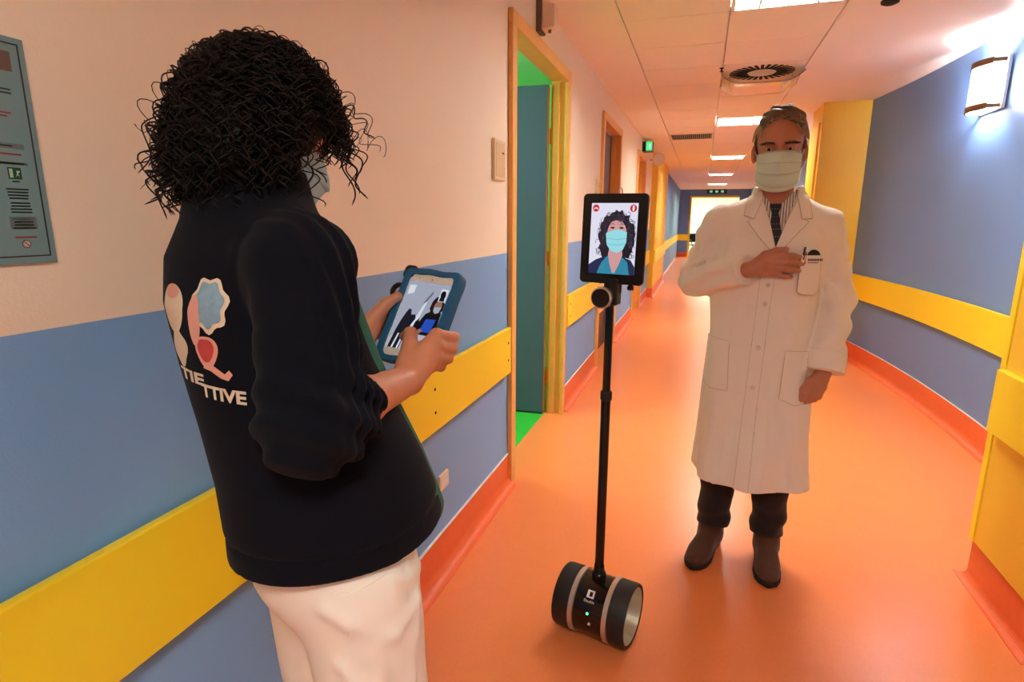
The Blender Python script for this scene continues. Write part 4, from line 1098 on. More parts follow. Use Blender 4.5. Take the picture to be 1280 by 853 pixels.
# trousers and shoes
def doc_trousers(P):
    z = P[:, 2]; d = None
    for s, fx, fy in ((1, 0.112, -0.02), (-1, -0.106, -0.04)):
        e = chain(P, [(s*0.095 - 0.005, 0.0, 0.84), (s*0.102 - 0.003, 0.01, 0.45), (fx, fy, 0.10)], [0.10, 0.071, 0.066], 0.03) - 0.005*wrinkle(P, 26, 22, 40, 1.0 + s) - (0.0022*np.exp(-((z - 0.19)/0.06)**2)*np.sin(85*z + 20*P[:, 0]*s + 12*P[:, 1])).astype(f32)
        d = e if d is None else smin(d, e, 0.01)
    d = smin(d, ell(P, (-0.005, -0.005, 0.92), (0.16, 0.115, 0.12)), 0.05)
    return smax(d, 0.122 + 0.02*np.sin(P[:, 1]*12) - z, 0.004)
sdf_part('trousers', doc_trousers, (-0.24, -0.18, 0.06), (0.24, 0.2, 1.06), 0.006, M_TROUS, doctor)
def shoe(fx, fy, tx, ty, parent, M_UP, h=0.005, L=1.0):
    a = np.array((fx, fy)); t = np.array((tx, ty)); u = (t - a)/np.linalg.norm(t - a); ang = math.degrees(math.atan2(-u[0], u[1]))
    R = rotm('Z', ang)
    def up(P):
        p = (P - np.array((fx, fy, 0), f32)) @ R
        d = loft(p[:, (0, 2, 1)], [(-0.085, 0, 0.05, 0.026, 0.05), (-0.06, 0, 0.055, 0.040, 0.062), (0.0, 0, 0.055, 0.042, 0.066), (0.06, 0, 0.045, 0.044, 0.052), (0.12, 0.002, 0.036, 0.050, 0.040), (0.165, 0.002, 0.032, 0.046, 0.032), (0.195, 0.002, 0.028, 0.034, 0.026), (0.212, 0.002, 0.024, 0.012, 0.014)], e=2.4)
        d = smin(d, np.maximum(cap(p, (0, -0.025, 0.06), (0, -0.03, 0.16), 0.052, 0.048), p[:, 2] - 0.155), 0.03)
        return smax(d, 0.022 - p[:, 2], 0.004)
    def so(P):
        p = (P - np.array((fx, fy, 0), f32)) @ R
        y = p[:, 1]; hw = np.interp(y, [-0.095, -0.085, -0.05, 0.02, 0.12, 0.17, 0.20, 0.222], [0.004, 0.026, 0.043, 0.042, 0.054, 0.048, 0.034, 0.006]).astype(f32)
        d = np.maximum(np.maximum(np.abs(p[:, 0] - 0.002) - hw, np.maximum(-0.093 - y, y - 0.222)), np.abs(p[:, 2] - 0.0145) - 0.0125)
        arch = rbox(p, (0, 0.01, 0.0), (0.08, 0.028, 0.008), 0.003)
        return smax(d, -arch, 0.003)
    c = np.array((fx, fy)); lo = (min(fx, tx) - 0.13, min(fy, ty) - 0.13, -0.004); hi = (max(fx, tx) + 0.13, max(fy, ty) + 0.13, 0.18)
    s = sdf_part('shoe', up, lo, hi, h, M_UP, parent)
    sdf_part('sole', so, lo, (hi[0], hi[1], 0.04), h, M_SOLE, s)
    return s
shoe(0.122, -0.015, 0.155, 0.155, doctor, M_SUEDE)
shoe(-0.112, -0.02, -0.124, 0.16, doctor, M_SUEDE)

# hair, brows, eyes
def squash(o, z, k):
    for v in o.data.vertices: v.co.z = z + (v.co.z - z)*k
def doc_hair(P):
    x, y, z = P[:, 0] - HX, P[:, 1], P[:, 2]
    d = ell(P, (HX, 0.040, 1.722), (0.086, 0.103, 0.102)) 
    d = smin(d, ell(P, (HX - 0.006, 0.085, 1.782), (0.060, 0.060, 0.030)), 0.03)
    d = d - (0.004*np.sin(70*x + 30*y + 6*np.sin(40*z)) + 0.003*np.sin(120*x - 60*z)).astype(f32)
    plane = (y - 0.128)*0.9 + (1.770 - z)*0.55                       # forehead hairline
    side = (y - 0.055)*0.95 + (1.70 - z)*0.40                        # temples
    low = np.where(y > 0.02, 1.655 - z, 1.60 - z - 0.2*y)
    m = np.maximum(np.where(z > 1.735, plane, np.maximum(plane, side)), low)
    return smax(d, m.astype(f32), 0.012)
hair = sdf_part('hair', doc_hair, (-0.13, -0.1, 1.56), (0.11, 0.19, 1.85), 0.0045, M_GREYHAIR, doctor)
mb = MB(); r = random.Random(11)
for i in range(1500):
    a, e_ = r.uniform(0, 2*math.pi), math.acos(r.uniform(0.05, 1.0))
    dv = np.array((math.sin(e_)*math.cos(a), math.sin(e_)*math.sin(a), math.cos(e_)))
    p = np.array((HX, 0.04, 1.720)) + dv*np.array((0.085, 0.102, 0.101))
    if p[1] > 0.125 - (1.77 - p[2])*0.3 and p[2] < 1.765: continue
    if p[1] > 0.05 and p[2] < 1.73: continue
    sw = np.array(((-0.022 + r.uniform(-0.012, 0.012))*(1 - 0.9*max(0, -dv[0])), 0.004 + 0.012*dv[1], -0.003 - 0.012*max(0, -dv[0]))) if p[2] > 1.76 else np.array((dv[0]*0.008, -0.014, -0.02))
    pts = [p + sw*t + dv*(0.001 + 0.007*t*(1.3 - t)) for t in (0, 0.35, 0.7, 1.0)]
    mb.tube(pts, [0.0012, 0.0013, 0.0010, 0.0003], 3, caps=False)
mb.build('hair_strands', M_HAIRLIGHT, hair, smooth=True)
for s in (-1, 1):
    ey = MB().lathe([(0.0, 0.0118), (0.004, 0.0113), (0.008, 0.0087), (0.0112, 0.004), (0.0118, 0), (0.0112, -0.004), (0.008, -0.0087), (0.0, -0.0118)], 20, Matrix.Translation((HX + s*0.034, 0.1292, 1.667)) @ RX90).build('eye', M_EYEW, doctor, smooth=True); squash(ey, 1.667, 0.60)
    ir = MB().lathe([(0.0058, 0.0), (0.0055, 0.0018), (0.002, 0.0026)], 18, Matrix.Translation((HX + s*0.034, 0.1396, 1.666)) @ Matrix.Rotation(-math.pi/2, 4, 'X')).build('iris', M_IRIS, ey, smooth=True); squash(ir, 1.667, 0.85)
    mb = MB(); rb = random.Random(3 + s)
    tt = np.linspace(0, 1, 60); YB = trace(doc_body, np.stack([HX + s*(0.014 + 0.042*tt), np.full(60, 0.3), 1.6835 + 0.003*np.sin(3.0*tt)], -1), (0, -1, 0), 0.3)[:, 1] + 0.0005
    for i in range(60):
        t = i/59; x = HX + s*(0.014 + 0.042*t); z = 1.6835 + 0.003*math.sin(3.0*t) + rb.uniform(-0.0035, 0.003)
        y = YB[i]
        mb.tube([(x, y, z), (x + s*0.006, y + 0.003, z + 0.0012), (x + s*0.011, y + 0.0018, z + 0.0002)], [0.0013, 0.0012, 0.0004], 3, caps=False)
    mb.build('eyebrow', M_BROW, doctor)
mk, MP = mask_surface('face_mask', HX - 0.002, 1.6590, 1.520, 0.0760, 0.060, 0.118, doctor)
pleat_lines(mk, MP, mat('mask_pleat_shade', (176, 196, 182), rough=0.85))
for s, i in ((-1, 0), (1, -1)):
    pts = [MP[i, 1], (HX + s*0.083, 0.045, 1.672), (HX + s*0.092, 0.012, 1.678), (HX + s*0.094, 0.002, 1.655), (HX + s*0.090, 0.012, 1.628), (HX + s*0.078, 0.05, 1.60), MP[i, -2]]
    MB().tube(pts, 0.0016, 6).build('ear_loop', M_LOOP, mk, smooth=True)
# wristwatch strap edge is hidden by the cuff; pens in the breast pocket are things of their own
WM = doctor.matrix_basis
def in_pocket(name, x, z0, z1, dx, r0, m, label, cat, capm=None):
    y0, y1 = surf_y(doc_coat0, x, z0) + 0.004, surf_y(doc_coat0, x + dx, z1) + 0.008
    root = empty(name, doctor.location, doctor.rotation_euler[2]); tag(root, label, cat, 'things in the breast pocket')
    a, b2 = np.array((x, y0, z0)), np.array((x + dx, y1, z1))
    MB().tube([a, a + (b2 - a)*0.72, b2 - (b2 - a)*0.02, b2], [r0, r0, r0, r0*0.6], 10).build('barrel', m, root, smooth=True)
    c0 = a + (b2 - a)*0.62
    MB().tube([b2 + np.array((0, 0.004, -0.004)), b2 + np.array((0, r0 + 0.004, -0.006)), c0 + np.array((0, r0 + 0.011, 0))], 0.0026, 6).build('clip', capm or m, root, smooth=True)
in_pocket('pen', -0.128, 1.20, 1.312, -0.004, 0.0042, mat('red_plastic', (186, 34, 26), rough=0.35), 'red pen in the breast pocket of the white coat', 'pen')
in_pocket('pen', -0.122, 1.21, 1.330, -0.006, 0.004, M_BLACK, 'black pen beside the red pen in the breast pocket', 'pen')
gc = empty('spectacles_case', doctor.location, doctor.rotation_euler[2]); tag(gc, 'dark rounded spectacles case showing above the breast pocket', 'spectacles case')
yb = surf_y(doc_coat0, -0.165, 1.29)
MB().prism([(0.024 - 0.048*i/10, 0.018*math.sin(math.pi*i/10)**0.6 + 0.012) for i in range(11)] + [(-0.022, -0.05), (0.022, -0.05)], -0.003, 0.003, Matrix.Translation((-0.158, yb + 0.006, 1.290)) @ Matrix.Rotation(math.radians(24), 4, 'Z') @ RX90).build('case_body', M_BLACK, gc, bevel=0.002)

# ------------------------------------------------------------------ the woman with the tablet
M_NAVY = mat('navy_fleece', (13, 15, 23), rough=0.95, bump=0.15, bscale=700, sheen=0.03, spec=0.12)
M_NAVYH = mat('navy_rib', (15, 16, 23), rough=0.95, spec=0.2)
M_CREAMT = mat('cream_cotton_trousers', (248, 240, 224), rough=0.85, bump=0.08, bscale=800)
M_SCRUB = mat('green_scrub', (20, 104, 84), rough=0.85)
M_CURL = mat('dark_curly_hair', (20, 11, 8), rough=0.5, var=0.5, vscale=25, spec=0.25)
M_SKIN2 = mat('skin_warm', (204, 136, 100), rough=0.48, var=0.08, vscale=45, sss=0.15)
M_NAIL = mat('nail', (226, 170, 150), rough=0.3)

W_LOC = (0.385, 0.725, 0.0); W_AZ = 26.0
# the tablet's frame in her local coordinates: u to the right, v up, n out of the screen
TAB_C = np.array((-0.0645, 0.2288, 1.2393)); TAB_R = np.array(((0.9633, -0.0894, 0.2532), (0.2616, 0.5255, -0.8096), (-0.0607, 0.8461, 0.5296)))
def T(u, v, n): return tuple(TAB_C + TAB_R @ np.array((u, v, n)))

W_SH_R, W_EL_R, W_WR_R = (0.078, -0.066, 1.352), (0.120, -0.086, 1.158), T(0.072, -0.132, 0.058)
W_SH_L, W_EL_L, W_WR_L = (-0.245, -0.045, 1.36), (-0.255, 0.03, 1.13), T(-0.085, -0.115, 0.040)
HD_C = np.array((-0.115, -0.018, 1.565)); HD_R = rotm('X', -28) @ rotm('Z', -6)     # head bent towards the tablet
HD_R = HD_R.astype(np.float64)
def hd(P):                                       # to the head's own frame: +y face, z up
    return ((P - HD_C.astype(f32)) @ HD_R.astype(f32)).astype(f32)
def hw(p): return tuple(HD_C + HD_R @ np.array(p, float))

JK = [(0.905, -0.020, 0.022, 0.162, 0.184), (0.96, -0.022, 0.014, 0.160, 0.174), (1.03, -0.030, 0.002, 0.156, 0.162), (1.12, -0.048, -0.018, 0.156, 0.147), (1.21, -0.068, -0.036, 0.160, 0.137),
      (1.30, -0.084, -0.052, 0.164, 0.128), (1.365, -0.092, -0.058, 0.154, 0.114), (1.41, -0.098, -0.058, 0.122, 0.095), (1.45, -0.102, -0.056, 0.088, 0.080), (1.485, -0.105, -0.050, 0.068, 0.068)]
def w_torso(P):
    d = loft(P, JK)
    d = smin(d, cap(P, (-0.06, -0.052, 1.41), (0.06, -0.056, 1.362), 0.052, 0.058), 0.05)
    d = smin(d, cap(P, (-0.14, -0.052, 1.41), (-0.23, -0.048, 1.365), 0.052, 0.056), 0.05)
    return d
SLV_E = tuple(np.array(W_EL_R) + 0.42*(np.array(W_WR_R) - np.array(W_EL_R)))
SLV_L = tuple(np.array(W_EL_L) + 0.45*(np.array(W_WR_L) - np.array(W_EL_L)))
def along(P, a, b):
    a = np.array(a, f32); b = np.array(b, f32); return (P - a) @ ((b - a)/np.linalg.norm(b - a))
def w_jacket0(P):
    z = P[:, 2]
    d = w_torso(P) - (0.0045*wrinkle(P, 15, 12, 9, 0.7) + 0.003*np.clip((1.25 - z)*3, 0, 1)*np.sin(16*P[:, 0] - 11*P[:, 1] + 7*z)).astype(f32)
    return d
def w_sleeves(P):
    z = P[:, 2]
    t = along(P, W_EL_R, SLV_E); up = along(P, W_SH_R, W_EL_R)
    ruff = 0.0052*np.sin(235*t + 2.2*np.sin(26*P[:, 2] + 20*P[:, 0]) + 9*P[:, 0])*np.clip((t + 0.03)/0.05, 0, 1)
    ruff2 = 0.0048*np.sin(120*up - 60*P[:, 1] + 1.5*np.sin(22*P[:, 0] + 14*P[:, 1]))*np.clip((up - 0.09)/0.08, 0, 1)
    r = smin(cap(P, W_SH_R, W_EL_R, 0.066, 0.066), cap(P, W_EL_R, SLV_E, 0.064, 0.049), 0.03) - (ruff + ruff2).astype(f32)
    r = smax(r, along(P, SLV_E, W_WR_R), 0.008)
    tl = along(P, W_EL_L, SLV_L)
    l = smin(cap(P, W_SH_L, W_EL_L, 0.060, 0.056), cap(P, W_EL_L, SLV_L, 0.056, 0.048), 0.03) - (0.004*np.sin(150*tl)).astype(f32)
    l = smax(l, along(P, SLV_L, W_WR_L), 0.008)
    return r, l
def w_jacket(P):
    z = P[:, 2]
    d = w_jacket0(P)
    # hem band: a shallow groove above it
    hemz = 0.948 + 0.12*np.maximum(P[:, 1] - 0.02, 0)
    d = d + (0.004*np.exp(-((z - hemz)/0.005)**2)).astype(f32) + np.where(z < hemz, 0.002, 0).astype(f32)
    # open front
    r, l = w_sleeves(P)
    # armhole seam
    edge_line = np.abs(np.linalg.norm((P - np.array((0.075, -0.06, 1.34), f32))*np.array((1, 1, 0.8), f32), axis=1) - 0.085)
    d = smin(d, r, 0.008 + 0.03*np.clip((z - 1.30)/0.08, 0, 1)); d = smin(d, l, 0.02)
    d = d + (0.0028*np.exp(-(edge_line/0.005)**2)*np.clip((P[:, 0] - 0.0)/0.03, 0, 1)*np.clip((1.44 - z)/0.03, 0, 1)).astype(f32)
    # stand collar
    x, y = P[:, 0] + 0.106, P[:, 1] + 0.050
    q = (np.sqrt((x/0.074)**2 + (y/0.074)**2) - 1)*0.074 - 0.18*(1.50 - z)
    col = np.maximum(np.abs(q) - 0.007, np.maximum(1.43 - z, z - (1.497 - 0.12*y)))
    d = smin(d, col, 0.012)
    xc = P[:, 0] - np.interp(z, [0.9, 1.2, 1.45], [-0.020, -0.066, -0.104]).astype(f32)
    d = np.maximum(d, -np.maximum(np.abs(xc) - (0.008 + 0.18*np.maximum(1.36 - z, 0)), 0.02 - P[:, 1] + 0.0*z - np.where(z > 1.4, 0.03, 0.0)).astype(f32))       # worn open at the front
    return smax(d, 0.908 + 0.12*np.maximum(P[:, 1] - 0.02, 0) + 0.002*np.sin(14*P[:, 0] + 9*P[:, 1]) - z, 0.008)

# hands on the tablet
W_HANDS = []
def WH(*a): W_HANDS.append(a)
MCP = [T(0.070, -0.036, 0.026), T(0.079, -0.056, 0.026), T(0.083, -0.075, 0.022), T(0.080, -0.092, 0.020)]
PIP = [T(0.079, -0.022, -0.016), T(0.082, -0.043, -0.020), T(0.080, -0.063, -0.020), T(0.074, -0.082, -0.016)]
DIP = [T(0.062, -0.018, -0.030), T(0.062, -0.040, -0.032), T(0.061, -0.060, -0.032), T(0.058, -0.078, -0.029)]
TIP = [T(0.042, -0.016, -0.031), T(0.040, -0.038, -0.032), T(0.041, -0.058, -0.032), T(0.044, -0.076, -0.029)]
for i in range(4):
    k = np.array(MCP[i]); w_ = np.array(W_WR_R)
    WH([tuple(w_), tuple(w_*0.45 + k*0.55 + TAB_R[:, 2]*0.005), tuple(k)], [0.0235, 0.0165, (0.0125, 0.0125, 0.0118, 0.0108)[i]])
    WH([MCP[i], PIP[i], DIP[i], TIP[i]], [(0.0112, 0.0114, 0.0106, 0.0094)[i], (0.0098, 0.0100, 0.0094, 0.0084)[i], 0.0082, 0.0070])
WH([T(0.062, -0.118, 0.062), T(0.040, -0.072, 0.046), T(0.016, -0.043, 0.028), T(-0.004, -0.048, 0.0165)], [0.021, 0.0150, 0.0122, 0.0094])
# web between thumb and palm
WH([T(0.060, -0.085, 0.046), T(0.066, -0.060, 0.034)], [0.017, 0.012])
LM = [T(-0.083, 0.012, 0.004), T(-0.087, -0.010, 0.004), T(-0.088, -0.031, 0.004), T(-0.085, -0.050, 0.006)]
for i in range(4):
    k = np.array(LM[i]); w_ = np.array(W_WR_L)
    WH([tuple(w_), tuple(w_*0.45 + k*0.55), tuple(k)], [0.0225, 0.0165, 0.0118])
    v0 = (0.018, -0.006, -0.028, -0.048)[i]
    WH([LM[i], T(-0.086, v0 + 0.006, -0.030), T(-0.060, v0 + 0.008, -0.040), T(-0.036, v0 + 0.008, -0.040)], [0.0108, 0.0096, 0.0084, 0.0070])
WH([T(-0.090, -0.070, 0.036), T(-0.084, -0.030, 0.026), T(-0.070, 0.006, 0.022), T(-0.054, 0.028, 0.0165)], [0.019, 0.0145, 0.0120, 0.0092])

def w_head(p):
    d = ell(p, (0, -0.012, 0.018), (0.074, 0.092, 0.096))
    d = smin(d, ell(p, (0, 0.030, -0.050), (0.056, 0.060, 0.080)), 0.03)
    d = smin(d, ell(p, (0, 0.062, -0.108), (0.028, 0.026, 0.020)), 0.02)
    d = smin(d, chain(p, [(0, 0.088, -0.005), (0, 0.104, -0.034), (0, 0.108, -0.048)], [0.007, 0.009, 0.012], 0.006), 0.010)
    for s in (-1, 1):
        d = smin(d, cap(p, (s*0.012, 0.080, 0.014), (s*0.044, 0.066, 0.014), 0.009), 0.012)
        d = smax(d, -ell(p, (s*0.032, 0.092, -0.008), (0.016, 0.018, 0.010)), 0.01)
        d = smin(d, ell(p, (s*0.032, 0.072, -0.008), (0.016, 0.012, 0.012)), 0.006)
        d = smin(d, ell(p, (s*0.074, -0.018, -0.020), (0.009, 0.018, 0.028)), 0.008)
        d = smin(d, cap(p, (s*0.012, 0.086, -0.078), (0, 0.090, -0.078), 0.006), 0.006)
    return d
def w_body(P):
    d = w_head(hd(P))
    d = smin(d, cap(P, (-0.103, -0.050, 1.42), hw((0, -0.03, -0.05)), 0.050, 0.048), 0.02)
    d = smin(d, loft(P, [(a, x, min(y, 0.0), min(rx - 0.03, 0.122), min(ry - 0.03, 0.100)) for a, x, y, rx, ry in JK if a < 1.46]), 0.03)
    d = smin(d, ell(P, (-0.02, 0.0, 0.90), (0.122, 0.100, 0.11)), 0.03)
    d = smin(d, chain(P, [(-0.07, -0.05, 1.38), W_SH_R, W_EL_R, tuple(np.array(W_EL_R)*0.6 + np.array(W_WR_R)*0.4), W_WR_R], [0.045, 0.044, 0.037, 0.037, 0.0245], 0.02), 0.03)
    d = smin(d, chain(P, [(-0.13, -0.05, 1.38), W_SH_L, W_EL_L, W_WR_L], [0.045, 0.042, 0.036, 0.0235], 0.02), 0.03)
    for s, kx in ((1, 0.062), (-1, -0.105)):
        d = smin(d, chain(P, [(-0.02 + s*0.066, 0.0, 0.83), (kx, 0.028, 0.47), (kx + 0.004, -0.03, 0.085)], [0.072, 0.050, 0.034], 0.03), 0.04)
        d = smin(d, chain(P, [(kx + 0.004, -0.03, 0.07), (kx + s*0.02, 0.11, 0.045)], [0.028, 0.022], 0.02), 0.03)
    near = np.linalg.norm(P - TAB_C.astype(f32), axis=1) < 0.26
    if near.any():
        q = P[near]; e = d[near]
        for c, rs in W_HANDS: e = smin(e, chain(q, c, rs, 0.005), 0.006)
        d[near] = e
    return d
woman = link('person', sdf_mesh('person', w_body, (-0.36, -0.22, 0.0), (0.24, 0.36, 1.69), 0.0042), M_SKIN2)
woman.location = W_LOC; woman.rotation_euler = (0, 0, -math.radians(W_AZ))
tag(woman, 'person seen from behind in a navy jacket and cream trousers holding a tablet', 'person')

jacket = sdf_part('jacket', w_jacket, (-0.36, -0.24, 0.88), (0.24, 0.22, 1.55), 0.0045, M_NAVY, woman)
sdf_part('scrub_top', lambda P: np.maximum(loft(P, [(a, x, y + 0.014, rx - 0.012, ry - 0.009) for a, x, y, rx, ry in JK if a < 1.46]), 0.915 - P[:, 2]),
         (-0.3, -0.24, 0.88), (0.2, 0.22, 1.46), 0.007, M_SCRUB, woman)
def w_trousers0(P):
    x, y, z = P[:, 0], P[:, 1], P[:, 2]
    d = ell(P, (-0.02, 0.0, 0.90), (0.140, 0.132, 0.15))
    legs = None
    for s, kx in ((1, 0.066), (-1, -0.108)):
        e = chain(P, [(-0.02 + s*0.066, 0.008, 0.83), (kx, 0.034, 0.47), (kx + 0.004, -0.02, 0.07)], [0.096, 0.088, 0.078], 0.04)
        legs = e if legs is None else smin(legs, e, 0.015)
    d = smin(d, legs, 0.04)
    d = d - (0.0035*wrinkle(P, 34, 30, 20, 5.0) + 0.003*np.sin(26*z + 30*y)*np.clip((0.6 - z)*4, 0, 1)).astype(f32)
    sm = np.abs(y - 0.045 - 0.03*(0.9 - z))
    return d + (0.003*np.exp(-(sm/0.005)**2)*(x > 0.03)).astype(f32)           # side seam
side = lambda P2: np.stack([np.full(len(P2), 0.40, f32), P2[:, 0], P2[:, 1]], -1)
T_FOLDS = [tuple(map(tuple, trace(w_trousers0, side(np.array(q, f32)), (-1, 0, 0), off=-0.004))) for q in (
    [(0.045, 0.815), (0.010, 0.800), (-0.030, 0.793)], [(0.062, 0.82), (0.048, 0.77), (0.040, 0.70), (0.036, 0.60)], [(-0.028, 0.775), (-0.022, 0.73), (-0.010, 0.66)],
    [(-0.075, 0.86), (-0.05, 0.835), (-0.025, 0.812)], [(0.02, 0.875), (0.05, 0.865), (0.09, 0.85)], [(-0.06, 0.76), (-0.04, 0.72), (-0.03, 0.66)])]
T_FOLDS = [q for q in T_FOLDS if min(p[0] for p in q) > 0.03]
def w_trousers(P):
    d = w_trousers0(P)
    near = np.abs(d) < 0.04
    if near.any():
        p = P[near]; e = d[near]
        for q in T_FOLDS: e = smin(e, chain(p, q, [0.009, 0.008] + [0.005]*(len(q) - 2), 0.01), 0.014)
        d[near] = e
    z = P[:, 2]
    return smax(smax(d, z - 0.985, 0.01), 0.045 - z, 0.006)
trs = sdf_part('trousers', w_trousers, (-0.26, -0.22, 0.02), (0.22, 0.24, 1.0), 0.006, M_CREAMT, woman)
link('pocket', poly_patch('pocket', [(-0.060, 0.885), (0.012, 0.895), (0.020, 0.735), (-0.04, 0.722), (-0.056, 0.74)], w_trousers, side, (-1, 0, 0), 0.003, 0.005, 0.008), M_CREAMT, trs)
for kx, tx in ((0.068, 0.09), (-0.104, -0.125)):
    shoe(kx, -0.035, tx, 0.14, woman, mat('white_clog', (226, 224, 218), rough=0.5), 0.006)

# ---- flat print on the back of the jacket
back = lambda P2: np.stack([P2[:, 0], np.full(len(P2), -0.40, f32), P2[:, 1]], -1)
def jprint(name, poly, m, off):
    return link(name, poly_patch(name, poly, w_jacket, back, (0, 1, 0), off, 0, 0.006), m, jacket)
M_PCREAM = mat('print_cream', (226, 206, 176), rough=0.8); M_PBLUE = mat('print_blue', (130, 164, 182), rough=0.8, var=0.35, vscale=90); M_PRED = mat('print_red', (188, 66, 60), rough=0.8, var=0.25, vscale=70); M_PPINK = mat('print_pink', (222, 160, 140), rough=0.8)
def blob(cx, cz, rx, rz, lobes, amp, n=36, ph=0.0): return [(cx + rx*(1 + amp*math.sin(lobes*a + ph))*math.cos(a), cz + rz*(1 + amp*math.sin(lobes*a + ph))*math.sin(a)) for a in np.linspace(0, 2*math.pi, n, endpoint=False)]
jprint('print_patch', blob(-0.074, 1.300, 0.030, 0.034, 3, 0.04), M_PCREAM, 0.0012)
jprint('print_patch', blob(-0.074, 1.323, 0.020, 0.010, 2, 0.05), M_PPINK, 0.0018)
jprint('print_patch', blob(-0.068, 1.245, 0.022, 0.026, 4, 0.10, ph=1.0), M_PCREAM, 0.0012)
jprint('print_patch', blob(0.000, 1.308, 0.026, 0.036, 7, 0.09), M_PCREAM, 0.0012)
jprint('print_patch', blob(0.000, 1.309, 0.021, 0.030, 7, 0.09), M_PBLUE, 0.0018)
jprint('print_patch', blob(-0.022, 1.287, 0.010, 0.036, 2, 0.10, ph=0.6), M_PPINK, 0.0021)
jprint('print_patch', blob(-0.008, 1.246, 0.018, 0.022, 3, 0.08), M_PPINK, 0.0012)
jprint('print_patch', blob(-0.008, 1.248, 0.013, 0.016, 3, 0.08), M_PRED, 0.0018)
jprint('print_patch', [(-0.014, 1.230), (0.002, 1.226), (0.016, 1.216), (0.022, 1.222), (0.026, 1.216), (0.020, 1.207), (0.010, 1.210), (-0.004, 1.219), (-0.016, 1.222)], M_PPINK, 0.0012)
for txt, x0, x1, z0, z1, hgt in (('TIE', -0.080, -0.018, 1.208, 1.204, 0.017), ('TTIVE', -0.026, 0.040, 1.190, 1.184, 0.019)):
    tm = text_mesh(txt, 0.03, bold=0.0011)
    co = np.array([v.co for v in tm.vertices]); mn, mx_ = co.min(0), co.max(0)
    u = (co[:, 0] - mn[0])/(mx_[0] - mn[0]); w = (co[:, 1] - mn[1])/(mx_[1] - mn[1]) - 0.5
    fat = np.stack([x0 + (x1 - x0)*u, z0 + (z1 - z0)*u + hgt*w], -1).astype(f32)
    P = trace(w_jacket, back(fat), (0, 1, 0), off=0.0014)
    for v, p in zip(tm.vertices, P): v.co = p
    link('print_lettering', tm, M_PCREAM, jacket)

# hair: a full curly volume of separate ringlets over a dark core
HC = np.array((-0.114, -0.025, 1.568))
def w_hair(P):
    x, y, z = P[:, 0], P[:, 1], P[:, 2]
    d = ell(P, (-0.114, -0.026, 1.576), (0.102, 0.106, 0.107))
    d = smin(d, ell(P, (-0.112, -0.080, 1.512), (0.098, 0.066, 0.074)), 0.05)
    d = d - (0.004*np.sin(70*x + 5*np.sin(50*z))*np.sin(80*z + 4*np.sin(54*y)) + 0.002*np.sin(140*y + 90*z)).astype(f32)
    p = hd(P)
    d = smin(d, ell(p, (0, -0.008, 0.024), (0.080, 0.094, 0.090)), 0.02)
    face = rbox(p, (0, 0.112, -0.06), (0.060, 0.075, 0.085), 0.03)
    d = smax(d, -face, 0.02)
    return np.maximum(d, 1.452 - z + 0.3*np.maximum(y + 0.02, 0))
hairw = sdf_part('hair', w_hair, (-0.27, -0.2, 1.43), (0.03, 0.13, 1.71), 0.0055, M_CURL, woman)
rc = np.random.default_rng(21)
def ringlets(n, r_lo, r_hi, out, L_lo, L_hi, rad, seg, amin, frizz=0.0, turns=(2.5, 4.5)):
    V, F = [], []; base = 0; made = 0
    while made < n:
        dv = rc.normal(size=3); dv /= np.linalg.norm(dv)
        if dv[2] < amin: continue
        p = HC + dv*np.array((0.096, 0.101, 0.104)) + np.array((0, 0.006, 0.013))
        q = HD_R.T @ (p - HD_C)
        if q[1] > 0.070 and q[2] < 0.060 and abs(q[0]) < 0.05: continue                       # keep the face free
        L = rc.uniform(L_lo, L_hi); R_ = rc.uniform(r_lo, r_hi); ph = rc.uniform(0, 6.28)
        hor = np.array((dv[0], dv[1], 0)); hor /= np.linalg.norm(hor) + 1e-6
        drop = max(0.02, p[2] - rc.uniform(1.435, 1.50)); fallL = min(L*0.85, drop)
        t = np.linspace(0, 1, seg)
        topk = max(0.0, dv[2])
        # the lock leaves the scalp, arcs over and falls
        dirx = dv*(0.50 - 0.18*topk) + hor*(0.22 + 0.25*topk)
        ax = p + np.outer(np.sin(t*1.5)*L*out, dirx) + np.outer((t**1.5)*fallL, (0, 0, -1.0)) + np.outer(t*L, rc.normal(size=3)*0.10)
        if frizz: ax += np.outer(t**2*frizz, rc.normal(size=3))
        tg = np.gradient(ax, axis=0); tg /= np.linalg.norm(tg, axis=1)[:, None]
        u = np.cross(tg, np.array((0.3, 0.5, 0.81))); u /= np.linalg.norm(u, axis=1)[:, None] + 1e-9; w = np.cross(tg, u)
        g = np.minimum(1, t*3 + 0.15)*R_*(1 - 0.15*t)
        ang = ph + rc.choice([-1, 1])*2*math.pi*rc.uniform(*turns)*t
        c = ax + u*(g*np.cos(ang))[:, None] + w*(g*np.sin(ang))[:, None]
        fq = (c - HD_C) @ HD_R
        if ((fq[:, 1] > 0.048) & (fq[:, 2] < 0.008)).any() and rc.random() > 0.06: continue
        if (c[:, 0] < -0.30).any() or c[:, 2].min() < 1.415: continue
        tg = np.gradient(c, axis=0); tg /= np.linalg.norm(tg, axis=1)[:, None] + 1e-9
        u = np.cross(tg, np.array((0.1, 0.2, 0.97))); u /= np.linalg.norm(u, axis=1)[:, None] + 1e-9; w = np.cross(tg, u)
        rr = rad*rc.uniform(0.7, 1.2)*np.concatenate([[1], np.ones(seg - 2), [0.3]])
        for k in range(3):
            a = 2*math.pi*k/3; V.append(c + (u*math.cos(a) + w*math.sin(a))*rr[:, None])
        for k in range(3):
            A = base + k*seg; Bq = base + ((k + 1) % 3)*seg; i = np.arange(seg - 1)
            F.append(np.stack([A + i, A + i + 1, Bq + i + 1, Bq + i], -1))
        base += 3*seg; made += 1
    return np.concatenate(V), np.concatenate(F)
